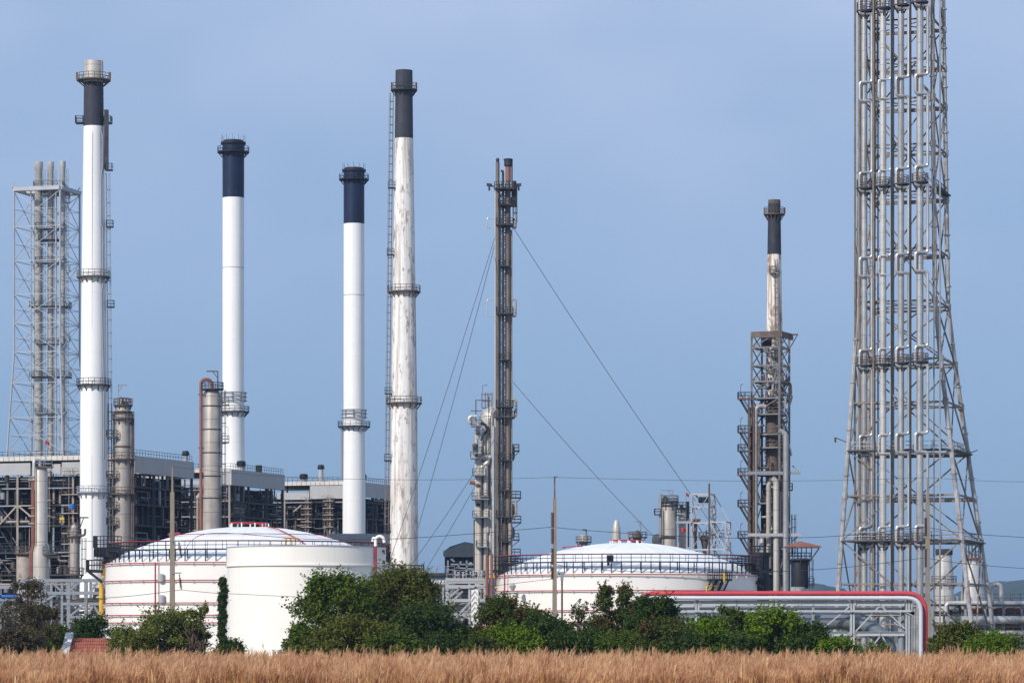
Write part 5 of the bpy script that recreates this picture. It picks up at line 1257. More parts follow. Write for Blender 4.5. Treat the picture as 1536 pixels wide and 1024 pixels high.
MB().obox(G(985, 917.4, -.08), (382 * k, 0, 0), (0, .14, 0), (0, 0, .2)).obox(G(985, 917.4, 3.3), (382 * k, 0, 0), (0, .14, 0), (0, 0, .2)).build('middle_rail', M['gantry'], t)
m = MB()
for x0, y0, x1, y1 in ((1230, 946, 1275, 909), (1284, 946, 1321, 907), (1321, 907, 1357, 942), (1304, 976, 1320, 954), (1324, 954, 1338, 980), (1050, 944, 1078, 908), (1000, 909, 1043, 945), (1078, 908, 1104, 944), (1110, 945, 1162, 909), (1166, 909, 1204, 940), (1103, 955, 1090, 935)):
    MB().bar(G(x0, y0, .28), G(x1, y1, .28), 3.3 * k, .12).build('brace', M['gantry'], t)
    MB().bar(G(x0, y0, 3.5), G(x1, y1, 3.5), 3.3 * k, .12).build('brace', M['gantry'], t)
m = MB()
for s in (1, -1): m.bar(G(1362, 918, .3) + V((0, 0, 0)), G(1372, 920, .3), .35)
m.bar(G(1357, 917, .25), G(1370, 923, .25), .5, .1).build('gusset', M['gantry'], t)
# large silver pipe sweeping down inside the gantry
MB().path([G(960, 931, 1.7), G(1290, 931, 1.7), G(1335, 958, 1.7), G(1338, gz, 1.7)], 12.5 * k, 26, 3.2).build('large_pipe', M['bigpipe'], t)
MB().tube(G(1353, gz, .6), G(1353, 952, .6), .35, n=10).tube(G(1357, gz, 1.4), G(1357, 900, 1.4), .2).build('downpipe', M['greysteel'], t)
MB().tube(G(960, 921, 2.8), G(1355, 921, 2.8), .2).tube(G(960, 912, 2.4), G(1355, 912, 2.4), .16).build('small_pipe', M['insul'], t)
MB().ladder(G(1367.5, gz, .1), G(1367.5, 922, .1), (1, 0, 0), .5, .04, .6, False).build('ladder', M['greysteel'], t)
# pipes between gantry and tower: small expansion stand
t2_ = thing('pipe_stand', 'thin rust stained stand of narrow pipes just behind the red main bend', 'pipe stand', base(1374, 345))
m = MB()
for px, y1 in ((1368, 905), (1372, 912), (1376, 903)): m.tube(P(px, gy(345), 345), P(px, y1, 345), .12)
for py in (908, 925, 940, 962): m.bar(P(1366, py, 345), P(1378, py, 345), .14)
m.build('frame', M['galvr'], t2_)

# ================================================================= utility poles, lines, lamp
def pole(px, D, label, prof, arms=(), sticks=(), rod=None):
    t = thing('utility_pole', label, 'utility pole', base(px, D), 'concrete utility poles'); k = K(D); x = GX(px, D)
    m = MB()
    pts = [(prof[0][1], 0)] + [(hw, GZ(py, D)) for py, hw in prof[1:]]
    for (h0, z0), (h1, z1) in zip(pts, pts[1:]):
        i = len(m.v)
        for h, z in ((h0, z0), (h1, z1)):
            h *= k
            m.v += [V((x - h, D - h, z)), V((x + h, D - h, z)), V((x + h, D + h, z)), V((x - h, D + h, z))]
        m.f += [(i + q, i + (q + 1) % 4, i + 4 + (q + 1) % 4, i + 4 + q) for q in range(4)]
    n = len(m.v); m.f.append((n - 4, n - 3, n - 2, n - 1))
    m.build('shaft', M['concrete'], t)
    if rod: MB().bar((x, D, GZ(rod[0], D) - .3), (x, D, GZ(rod[1], D)), .16).bar((x - .1, D, GZ(rod[1], D)), (x + .3, D, GZ(rod[1], D)), .09).build('top_rod', M['browns'], t)
    for py, ln in arms:
        MB().bar((x, D - .32, GZ(py, D)), (x + ln * k, D - .32, GZ(py, D)), .14).build('cross_arm', M['greysteel'], t)
        mm = MB(); p0 = V((x + (ln - 3) * k, D - .32, GZ(py + 2, D))); p1 = V((x + (ln - 0) * k, D - .32, GZ(py + 25, D)))
        mm.tube(p0, p1, .05)
        for j in range(11):
            a = p0.lerp(p1, .25 + j * .06); b = p0.lerp(p1, .25 + j * .06 + .03); mm.tube(a, b, .16, .13, n=8)
        mm.build('insulator_string', M['insulator'], t)
    for side, y0, y1 in sticks:
        mm = MB(); xx = x + side * 3.9 * k
        mm.tube((xx, D - .2, GZ(y1, D)), (xx, D - .2, GZ(y0, D)), .045)
        for j in range(9):
            z = GZ(y0 + (y1 - y0) * (j + .5) / 9, D); mm.tube((xx, D - .2, z - .05), (xx, D - .2, z + .05), .15, n=8)
        mm.build('post_insulator', M['insulator'], t)
    return t
pole(258.5, 340, 'thick concrete utility pole with two hanging insulator strings, in front of the red ringed tank', [(gy(340), 4.1), (738, 2.9), (738, 1.6), (700, 0.9)], arms=((811, 14), (859, 14)))
pole(832, 345, 'concrete utility pole with a thin steel top, beside the floodlight lamp post', [(gy(345), 3.9), (747, 2.6)], sticks=((-1, 768, 790), (-1, 792, 815), (-1, 822, 846), (-1, 850, 868)), rod=(747, 715))
pole(1391.5, 345, 'concrete utility pole with stacked insulators, in front of the giant flare tower', [(gy(345), 4.0), (752, 2.9), (752, 1.4), (716, .9)], sticks=((-1, 776, 803), (-1, 822, 850)))
t = thing('utility_pole', 'short thin wooden pole rising behind the tiled roof', 'utility pole', base(130.5, 325))
MB().tube(base(130.5, 325), P(130.5, 899, 325), .15, .11, n=8).build('shaft', M['concrete'], t)
MB().bar(P(104, 902, 325), P(160, 898, 325), .09).build('cross_arm', M['browns'], t)

def line(label, pts, r=.028, group='overhead lines'):
    p3 = [P(*p) for p in pts]; out = []
    n = len(p3)
    for i in range(n - 1):      # Catmull-Rom
        a = p3[max(0, i - 1)]; b = p3[i]; c = p3[i + 1]; d = p3[min(n - 1, i + 2)]
        for j in range(8):
            u = j / 8; out.append(.5 * ((2 * b) + (c - a) * u + (2 * a - 5 * b + 4 * c - d) * u * u + (3 * b - a - 3 * c + d) * u ** 3))
    out.append(p3[-1])
    m = MB(); m.org = p3[0]; m.sweep(out, r, 5)
    o = m.build('power_line', M['wire']); tag(o, label, 'cable', group)
line('thin topmost cable between the thick pole and the lamp post pole', [(258.5, 700, 340), (400, 713, 341), (545, 718.5, 343), (690, 719, 344), (832, 715.5, 345)], .018)
line('thin topmost cable between the lamp post pole and the giant tower pole', [(832, 715.5, 345), (970, 719, 345), (1110, 721, 345), (1250, 720, 345), (1391.5, 716, 345)], .018)
line('thin topmost cable from the giant tower pole towards the hill', [(1391.5, 716, 345), (1480, 721, 345), (1580, 723, 345)], .018)
line('middle cable sagging across the red ringed tank dome', [(272, 836, 340), (310, 800, 341), (460, 808, 342), (580, 808, 343), (690, 801.5, 344), (828, 790, 345)], .03)
line('middle cable sagging over the dome behind the red main', [(828, 790, 345), (880, 795, 345), (1000, 803, 345), (1110, 806.5, 345), (1250, 804, 345), (1388, 790, 345)], .03)
line('middle cable from the giant tower pole towards the hill', [(1388, 790, 345), (1430, 797, 345), (1480, 802, 345), (1580, 808, 345)], .03)
line('lower cable crossing in front of the wall of the tank behind the red main', [(828, 846, 345), (930, 856, 345), (1100, 858, 345), (1250, 852, 345), (1388, 836, 345)], .028)
line('lower cable from the giant tower pole towards the hill', [(1388, 836, 345), (1430, 843, 345), (1480, 848, 345), (1580, 855, 345)], .028)
line('lowest cable passing between the thick pole and the blue grey pipe rack', [(272, 884, 340), (200, 893, 340), (120, 898, 340), (-30, 902, 340)], .03)
line('lowest cable from the thick pole past the cypress and cream tank', [(272, 884, 340), (300, 887, 340), (330, 889.5, 340), (345, 890, 340), (560, 895, 342), (828, 868, 345)], .026)
line('cable passing the foot of the tallest white chimney above the tank stair', [(272, 836, 340), (210, 824, 340), (130, 811, 340), (-30, 816, 340)], .026)

t = thing('lamp_post', 'thin brown pole with a grey floodlight head beside a utility pole', 'lamp post', base(843, 340)); k = K(340)
MB().tube(base(843, 340), P(843, 866, 340), .13, .1, n=8).build('pole', M['browns'], t)
MB().obox(P(838, 862, 340), (9 * k, 0, 0), (0, .6, 0), (-1 * k, 0, 5 * k)).bar(P(843, 870, 340), P(843, 860, 340), .3).build('floodlight', M['greysteel'], t)
MB().obox(P(833, 858, 340), (5 * k, 0, 0), (0, .4, 0), (3 * k, 0, -4 * k)).build('floodlight', M['panel'], t)

# ================================================================= tiled roof with a white barge board
D = 300; k = K(D); t = thing('tiled_house', 'low house with a red tiled roof and a flaking white barge board', 'house', base(140, D))
a = P(104, 957, D + 3); b = P(215, 957, D + 3); c = P(230, 1001, D - 1.4); d = P(92, 1001, D - 1.4)
n_ = (b - a).cross(d - a).normalized()
if n_.z < 0: n_ = -n_
m = MB(); NR, NC = 9, 34
for r in range(NR):
    for cc in range(NC):
        q = [a.lerp(b, (cc + u) / NC).lerp(d.lerp(c, (cc + u) / NC), (r + w) / NR) for w in (0, 1.04) for u in (0, .25, .5, .75, 1)]
        h = [0, .04, .055, .04, 0]; i = len(m.v)
        for w in range(2):
            for u in range(5): m.v.append(q[w * 5 + u] + n_ * (h[u] + (.04 if w else 0)))
        for u in range(4): m.f.append((i + u, i + 5 + u, i + 6 + u, i + 1 + u))
m.build('roof', M['tile'], t)
ra = a + V((0, 6, 0)) * 1; 
m = MB(); m.obox(a + V((.2, .15, -4)), b - a - V((.5, 0, 0)), V((0, 4, 0)), V((0, 0, 3.8))); m.build('wall', M['barge'], t)
m = MB(); i = len(m.v)
pa, pd = P(99, 951, D + 3), P(86, 1003, D - 1.6); e = V((.7, 0, 0)); up = n_ * .22
m.v += [pa, pa + e, pd + e, pd, pa + up, pa + e + up, pd + e + up, pd + up]
m.f += [(0, 1, 2, 3), (7, 6, 5, 4), (0, 4, 5, 1), (1, 5, 6, 2), (2, 6, 7, 3), (3, 7, 4, 0)]
m.build('barge_board', M['barge'], t)

# ================================================================= vegetation
def leafmat(name, c1, c2, c3=None):
    m = bpy.data.materials.new(name); m.use_nodes = True; nt = m.node_tree; N = nt.nodes; L = nt.links
    for n in list(N): N.remove(n)
    out = N.new('ShaderNodeOutputMaterial'); tc = N.new('ShaderNodeTexCoord')
    no = N.new('ShaderNodeTexNoise'); no.inputs['Scale'].default_value = 2.6; no.inputs['Detail'].default_value = 3
    L.new(tc.outputs['Object'], no.inputs['Vector'])
    n2 = N.new('ShaderNodeTexNoise'); n2.inputs['Scale'].default_value = .45; n2.inputs['Detail'].default_value = 2; L.new(tc.outputs['Object'], n2.inputs['Vector'])
    cr = N.new('ShaderNodeValToRGB'); cr.color_ramp.elements[0].color = (*c1, 1); cr.color_ramp.elements[1].color = (*c2, 1)
    cr.color_ramp.elements[0].position = .35; cr.color_ramp.elements[1].position = .68; L.new(no.outputs['Fac'], cr.inputs[0])
    col = cr.outputs[0]
    if c3:
        mr = N.new('ShaderNodeMapRange'); mr.inputs['From Min'].default_value = .5; mr.inputs['From Max'].default_value = .68; L.new(n2.outputs['Fac'], mr.inputs['Value'])
        mx = N.new('ShaderNodeMix'); mx.data_type = 'RGBA'; L.new(mr.outputs[0], mx.inputs['Factor']); L.new(col, mx.inputs[6]); mx.inputs[7].default_value = (*c3, 1); col = mx.outputs[2]
    df = N.new('ShaderNodeBsdfPrincipled'); df.inputs['Roughness'].default_value = .7; df.inputs['Specular IOR Level'].default_value = .08; L.new(col, df.inputs['Base Color'])
    tr = N.new('ShaderNodeBsdfTranslucent'); L.new(col, tr.inputs['Color'])
    ms = N.new('ShaderNodeMixShader'); ms.inputs[0].default_value = .22; L.new(df.outputs[0], ms.inputs[1]); L.new(tr.outputs[0], ms.inputs[2]); L.new(ms.outputs[0], out.inputs['Surface'])
    return m
LM = {
 'green': leafmat('green leaves', (0.045, 0.079, 0.011), (0.113, 0.158, 0.020)),
 'olive': leafmat('olive leaves', (0.056, 0.070, 0.012), (0.136, 0.145, 0.027)),
 'dark': leafmat('dark green leaves', (0.020, 0.045, 0.011), (0.063, 0.099, 0.018)),
 'bright': leafmat('bright green leaves', (0.063, 0.122, 0.007), (0.149, 0.226, 0.015)),
 'pale': leafmat('pale green leaves', (0.077, 0.104, 0.020), (0.172, 0.194, 0.045)),
 'mixed': leafmat('green leaves with dead brown ones', (0.036, 0.060, 0.012), (0.095, 0.113, 0.021), (0.118, 0.050, 0.027)),
 'dry': leafmat('dry brown twigs', (0.059, 0.050, 0.032), (0.118, 0.095, 0.059), (0.054, 0.068, 0.027)),
}
def np_mesh(name, verts, faces4, mats, idx=None, parent=None, org=V((0, 0, 0))):
    me = bpy.data.meshes.new(name); nv = len(verts); nf = len(faces4)
    me.vertices.add(nv); me.vertices.foreach_set('co', (verts - np.array(org)).astype(np.float32).ravel())
    me.loops.add(nf * 4); me.loops.foreach_set('vertex_index', faces4.astype(np.int32).ravel())
    me.polygons.add(nf); me.polygons.foreach_set('loop_start', np.arange(0, nf * 4, 4, dtype=np.int32))
    for m in mats: me.materials.append(m)
    if idx is not None: me.polygons.foreach_set('material_index', idx.astype(np.int32))
    me.update(calc_edges=True); me.validate()
    o = bpy.data.objects.new(name, me); COL.objects.link(o)
    if parent: o.parent = parent
    else: o.location = org
    return o
def leaves(cent, size, outward):
    """one diamond leaf quad per centre, orientation biased to face outward"""
    n = len(cent)
    nrm = outward * .7 + rng.normal(size=(n, 3)) * .75 + np.array([0, 0, .35]); nrm /= np.linalg.norm(nrm, axis=1)[:, None]
    a = np.cross(nrm, rng.normal(size=(n, 3))); a /= np.linalg.norm(a, axis=1)[:, None]; b = np.cross(nrm, a)
    s = (size * rng.uniform(.6, 1.35, n))[:, None]
    bend = nrm * s * .18
    v = np.stack([cent - a * s, cent + b * s * .5 + bend, cent + a * s, cent - b * s * .5 + bend], 1).reshape(-1, 3)
    return v, np.arange(n * 4).reshape(n, 4)
def tree(name, label, px, D, ytop, hwpx, mt, nclump, nleaf, lsize=.22, clump=.34, group=None, low=.18, cat='tree', sparse=0., lean=0., shape='dome', trunks=1):
    k = K(D); b = base(px, D); H = GZ(ytop, D); w = hwpx * k * (1 if shape == 'column' else 1.42)
    t = thing(name, label, cat, b, group); rd = random.Random(hash((px, ytop)) % 9973 if False else int(px * 7 + ytop))
    nclump = int(nclump * 1.6); clump *= .86; nleaf = int(nleaf * 2.3); lsize *= .72
    m = MB(); cents = []; rad = []
    for c in range(nclump):
        u = rd.uniform(-1, 1); v = rd.uniform(-1, 1)
        if u * u + v * v > 1: u *= .7; v *= .7
        q = (c + .5) / nclump
        if shape == 'dome':
            zz = .06 + .94 * (rd.random() ** .85); lim = math.sqrt(max(0.08, 1 - .8 * max(0, (zz - .4) / .6) ** 1.7))
        elif shape == 'column': zz = low + (1 - low) * q; lim = .8 * (1 - max(0, zz - .85) / .15 * .75)
        else: zz = .04 + .96 * rd.random(); lim = 1 - .75 * zz ** 1.3
        r = clump * w * rd.uniform(.45, 1.3) * (.8 if zz > .8 else 1)
        if shape == 'column': r = clump * w * rd.uniform(.9, 1.1)
        cx_ = b.x + u * lim * (w - r * .5) + lean * zz * w; cy_ = D + v * lim * (w * .8); cz = min(H - r * .75, max(r * .3, H * zz))
        cents.append((cx_, cy_, cz)); rad.append(r)
    # trunk and limbs
    for s in range(trunks):
        o = V((b.x + rd.uniform(-.5, .5) * w * (trunks > 1), D + rd.uniform(-.2, .2) * w, 0)); top = V((o.x + rd.uniform(-.1, .1) * w + lean * .5 * w, o.y, H * .55))
        m.sweep([o, o.lerp(top, .35) + V((rd.uniform(-.2, .2), 0, 0)), top.lerp(o, .3) + V((rd.uniform(-.3, .3), 0, 0)), top], [.035 * H, .026 * H, .02 * H, .012 * H], 7)
        for c in range(s, nclump, max(1, trunks * (1 if nclump < 50 else 2))):
            e = V(cents[c]); st = o.lerp(top, min(.95, max(.15, (e.z / H) * .7 + rd.uniform(-.15, .1))))
            mid = st.lerp(e, .5) + V((0, 0, rd.uniform(-.2, .4)))
            m.sweep([st, mid, e], [.010 * H + .02, .007 * H + .01, .012], 5)
    for c in range(0 if shape == 'column' else 9):      # bare twigs that poke out of the crown
        e = V(cents[rd.randrange(nclump)]); d_ = V((rd.uniform(-.8, .8), rd.uniform(-.5, .2), 1)).normalized() * rd.uniform(.5, 1.) * clump * w * 2.0
        if e.z + d_.z < H * 1.06: m.sweep([e, e + d_ * .5 + V((rd.uniform(-.1, .1), 0, 0)), e + d_], [.03, .02, .008], 4)
    m.build('trunk', M['bark'], t)
    C = np.array(cents); Rr = np.array(rad)
    ci = rng.choice(nclump, nleaf, p=Rr ** 2 / np.sum(Rr ** 2))
    d = rng.normal(size=(nleaf, 3)); d /= np.linalg.norm(d, axis=1)[:, None]
    rr = rng.uniform(.25, 1.08, nleaf) ** .6
    keep = np.ones(nleaf, bool)
    cent = C[ci] + d * (Rr[ci] * rr)[:, None] * np.array([1.05, 1.0, .82])
    # sprigs that stick out past the clump outline
    ns = nleaf // (5 if shape != 'column' else 20); j = rng.integers(0, nclump, ns // 7); dirs = rng.normal(size=(len(j), 3)); dirs[:, 2] = np.abs(dirs[:, 2]) + .3; dirs /= np.linalg.norm(dirs, axis=1)[:, None]
    sp = (C[j][:, None, :] + dirs[:, None, :] * (Rr[j][:, None] * np.linspace(.7, 1.75, 7)[None, :])[..., None]).reshape(-1, 3) + rng.normal(size=(len(j) * 7, 3)) * .07
    cent = np.concatenate([cent, sp]); d = np.concatenate([d, np.repeat(dirs, 7, 0)])
    ok = cent[:, 2] > .05; cent = cent[ok]; d = d[ok]
    v, f = leaves(cent, lsize, d)
    np_mesh('crown', v, f, [LM[mt]], None, t, b)
    return t
TG = 'trees and bushes along the fence line'
tree('broadleaf_tree', 'rounded green tree overlapping the shaded side of the cream tank', 505, 290, 863, 50, 'green', 46, 9500, .21, .30, TG, .3)
tree('broadleaf_tree', 'taller olive green tree directly below the weathered chimney', 606, 296, 856, 60, 'olive', 54, 12000, .2, .28, TG, .25)
tree('broadleaf_tree', 'dark green tree between the olive tree and the valve deck', 640, 288, 913, 42, 'dark', 30, 6000, .2, .36, TG, .12)
tree('bush', 'spreading yellow green bush at the foot of the rounded tree', 530, 275, 928, 60, 'olive', 34, 6500, .2, .3, TG, .1, 'bush')
tree('bush', 'low pale bush with feathery tips at the foot of the cream tank', 452, 278, 938, 32, 'green', 26, 4200, .19, .3, TG, .1, 'bush', shape='cone')
tree('bush', 'feathery pale green bush in front of the red ringed tank, below the thick pole', 246, 285, 918, 54, 'pale', 36, 5200, .2, .26, TG, .12, 'bush', trunks=3)
tree('bush', 'airy pale shrub beside the cypress with thin branches reaching up', 290, 283, 908, 27, 'pale', 26, 3000, .18, .22, TG, .12, 'bush', trunks=2)
tree('bush', 'low dark green bush at the cypress foot', 343, 276, 964, 22, 'dark', 20, 3600, .18, .34, TG, .1, 'bush')
tree('bush', 'low olive bush overhanging the tiled roof', 214, 279, 950, 26, 'olive', 18, 2800, .18, .34, TG, .1, 'bush')
tree('cypress', 'narrow dark green columnar tree hugging the left edge of the cream tank', 334, 380, 865, 8.0, 'dark', 40, 6500, .15, .78, None, .02, 'tree', shape='column')
tree('bare_tree', 'scraggly half bare tree in front of the blue grey pipe rack', 36, 300, 872, 36, 'dry', 34, 2600, .17, .24, TG, .25, 'tree', trunks=3)
tree('broadleaf_tree', 'ragged dark tree with drooping branches between the half bare tree and tiled roof', 64, 312, 908, 26, 'mixed', 30, 3600, .2, .28, TG, .2, 'tree', trunks=2)
tree('bush', 'dark rounded shrub behind the tiled roof beside the tank stair', 140, 318, 928, 26, 'dark', 22, 3600, .2, .36, TG, .1, 'bush')
tree('bush', 'reddish grey dry bush at the foot of the half bare tree', 14, 272, 945, 34, 'dry', 24, 3600, .18, .32, TG, .1, 'bush', trunks=2)
tree('bush', 'bright green low bush beside the flaking barge board', 66, 306, 957, 24, 'bright', 14, 1800, .17, .34, TG, .1, 'bush')
tree('bush', 'brown and green bush below the valve deck duct', 690, 290, 938, 34, 'mixed', 24, 3600, .19, .34, TG, .1, 'bush')
tree('broadleaf_tree', 'bushy green tree where the valve deck meets the white tank', 752, 292, 897, 38, 'mixed', 32, 4600, .2, .27, TG, .15)
tree('bush', 'bright green shrub below the bushy tree by the valve deck', 765, 276, 946, 40, 'bright', 26, 4600, .19, .32, TG, .1, 'bush')
tree('bush', 'dark bush at the foot of the pole with the thin steel top', 815, 290, 925, 32, 'dark', 24, 4000, .19, .32, TG, .1, 'bush')
tree('bush', 'thin leafy sapling with see-through crown beside the lamp post', 878, 300, 900, 30, 'mixed', 30, 1500, .17, .24, TG, .2, 'bush', trunks=3)
tree('bush', 'green bush low in front of the see-through sapling', 868, 276, 946, 44, 'dark', 28, 4600, .19, .31, TG, .1, 'bush')
tree('broadleaf_tree', 'tall twiggy tree with reddish tips between the lamp post and red main', 922, 294, 878, 36, 'mixed', 36, 4600, .2, .25, TG, .15)
tree('broadleaf_tree', 'dark thick tree hiding the end of the red main', 982, 290, 894, 42, 'dark', 36, 6000, .2, .29, TG, .1)
tree('bush', 'bush with red brown leaves below the end of the red main', 995, 278, 932, 40, 'mixed', 26, 4400, .19, .32, TG, .1, 'bush')
tree('bush', 'bright yellow green bush below the first wide gantry post', 1050, 280, 928, 40, 'bright', 28, 4200, .2, .3, TG, .1, 'bush')
tree('bush', 'loose green bush in front of the gantry between the two bright ones', 1098, 290, 912, 26, 'green', 22, 2000, .2, .28, TG, .25, 'bush', trunks=2)
tree('bush', 'large bright green bush covering the middle of the gantry', 1160, 284, 916, 48, 'bright', 36, 6500, .2, .29, TG, .1, 'bush')
tree('bush', 'dark bush between the large bright one and the gantry end bay', 1212, 282, 936, 34, 'dark', 24, 4200, .19, .32, TG, .1, 'bush')
tree('bush', 'low green bush beneath the gantry end bay', 1256, 280, 955, 32, 'bright', 20, 2800, .18, .34, TG, .1, 'bush')
tree('bush', 'small green bush between the last two gantry posts', 1318, 276, 968, 22, 'green', 14, 1700, .17, .34, TG, .1, 'bush')
tree('bush', 'olive bush below the foot of the giant tower leg', 1436, 286, 936, 34, 'olive', 28, 4600, .2, .3, TG, .1, 'bush')
tree('bush', 'low bright bush in front of the low rack of rusty pipes', 1482, 278, 952, 34, 'bright', 22, 3400, .18, .32, TG, .1, 'bush')
tree('bush', 'low green bush below the distant hill', 1530, 282, 955, 28, 'green', 18, 2800, .18, .34, TG, .1, 'bush')
tree('bush', 'small dark bush directly beside the vertical run of the red main', 1408, 290, 955, 18, 'mixed', 14, 1700, .18, .34, TG, .1, 'bush')

tree('bush', 'dark scrub filling the gap between the olive tree and valve deck', 668, 284, 950, 30, 'dark', 18, 2600, .18, .34, TG, .1, 'bush')
tree('bush', 'green scrub at the foot of the olive tree', 590, 272, 950, 34, 'green', 18, 2800, .18, .34, TG, .1, 'bush')
tree('bush', 'low scrub between the bright shrub and the brown and green bush', 722, 274, 955, 28, 'mixed', 16, 2400, .18, .34, TG, .1, 'bush')
tree('bush', 'low bright scrub at the foot of the twiggy tree with reddish tips', 930, 272, 952, 34, 'green', 18, 2600, .18, .34, TG, .1, 'bush')
tree('bush', 'low dark scrub under the bright yellow green bush', 1024, 272, 955, 28, 'dark', 16, 2200, .18, .34, TG, .1, 'bush')
tree('bush', 'low dark scrub under the loose green bush', 1104, 274, 952, 28, 'dark', 16, 2200, .18, .34, TG, .1, 'bush')
tree('bush', 'low green scrub beside the barge board and the ragged dark tree', 112, 322, 940, 26, 'dark', 18, 2400, .18, .34, TG, .1, 'bush')
tree('bush', 'low dark scrub at the foot of the ragged dark tree', 46, 276, 950, 22, 'mixed', 20, 2800, .18, .34, TG, .1, 'bush')

tree('broadleaf_tree', 'dense green tree filling the gap between the rounded tree and the olive tree', 556, 299, 872, 40, 'green', 36, 6500, .2, .3, TG, .2)
tree('bush', 'dense bush rising between the bushy tree and the pole with the thin steel top', 790, 298, 912, 34, 'olive', 26, 4200, .19, .3, TG, .1, 'bush')
tree('bush', 'upright bush with a few red leaves between the twiggy tree and dark thick tree', 950, 300, 905, 30, 'mixed', 26, 4000, .19, .3, TG, .1, 'bush')
tree('bush', 'dark wall of leaves behind the bright yellow green bush', 1075, 302, 926, 36, 'dark', 24, 3600, .19, .3, TG, .1, 'bush')
tree('bush', 'tangled olive bush behind the gap beside the large bright bush', 1120, 304, 925, 30, 'olive', 22, 3200, .19, .3, TG, .1, 'bush')
tree('bush', 'small pale bush leaning against the far end of the tiled roof', 186, 287, 946, 24, 'pale', 18, 2400, .18, .3, TG, .1, 'bush')

# ---------------------------------------------------------------- tall dry grass
def grassmat(name, c1, c2, c3, sc):
    m = bpy.data.materials.new(name); m.use_nodes = True; nt = m.node_tree; N = nt.nodes; L = nt.links
    for n in list(N): N.remove(n)
    out = N.new('ShaderNodeOutputMaterial'); tc = N.new('ShaderNodeTexCoord')
    no = N.new('ShaderNodeTexNoise'); no.inputs['Scale'].default_value = sc; no.inputs['Detail'].default_value = 4
    mp = N.new('ShaderNodeMapping'); mp.inputs['Scale'].default_value = (1, 1, .12); L.new(tc.outputs['Object'], mp.inputs[0]); L.new(mp.outputs[0], no.inputs['Vector'])
    n2 = N.new('ShaderNodeTexNoise'); n2.inputs['Scale'].default_value = .35; n2.inputs['Detail'].default_value = 3; L.new(mp.outputs[0], n2.inputs['Vector'])
    cr = N.new('ShaderNodeValToRGB'); e = cr.color_ramp.elements; e[0].color = (*c1, 1); e[0].position = .38; e[1].color = (*c3, 1); e[1].position = .62
    x = e.new(.5); x.color = (*c2, 1); av = N.new('ShaderNodeMix'); av.inputs['Factor'].default_value = .5; L.new(no.outputs['Fac'], av.inputs[2]); L.new(n2.outputs['Fac'], av.inputs[3]); L.new(av.outputs[0], cr.inputs[0])
    df = N.new('ShaderNodeBsdfDiffuse'); L.new(cr.outputs[0], df.inputs['Color']); tr = N.new('ShaderNodeBsdfTranslucent'); L.new(cr.outputs[0], tr.inputs['Color'])
    ms = N.new('ShaderNodeMixShader'); ms.inputs[0].default_value = .45; L.new(df.outputs[0], ms.inputs[1]); L.new(tr.outputs[0], ms.inputs[2]); L.new(ms.outputs[0], out.inputs['Surface'])
    return m
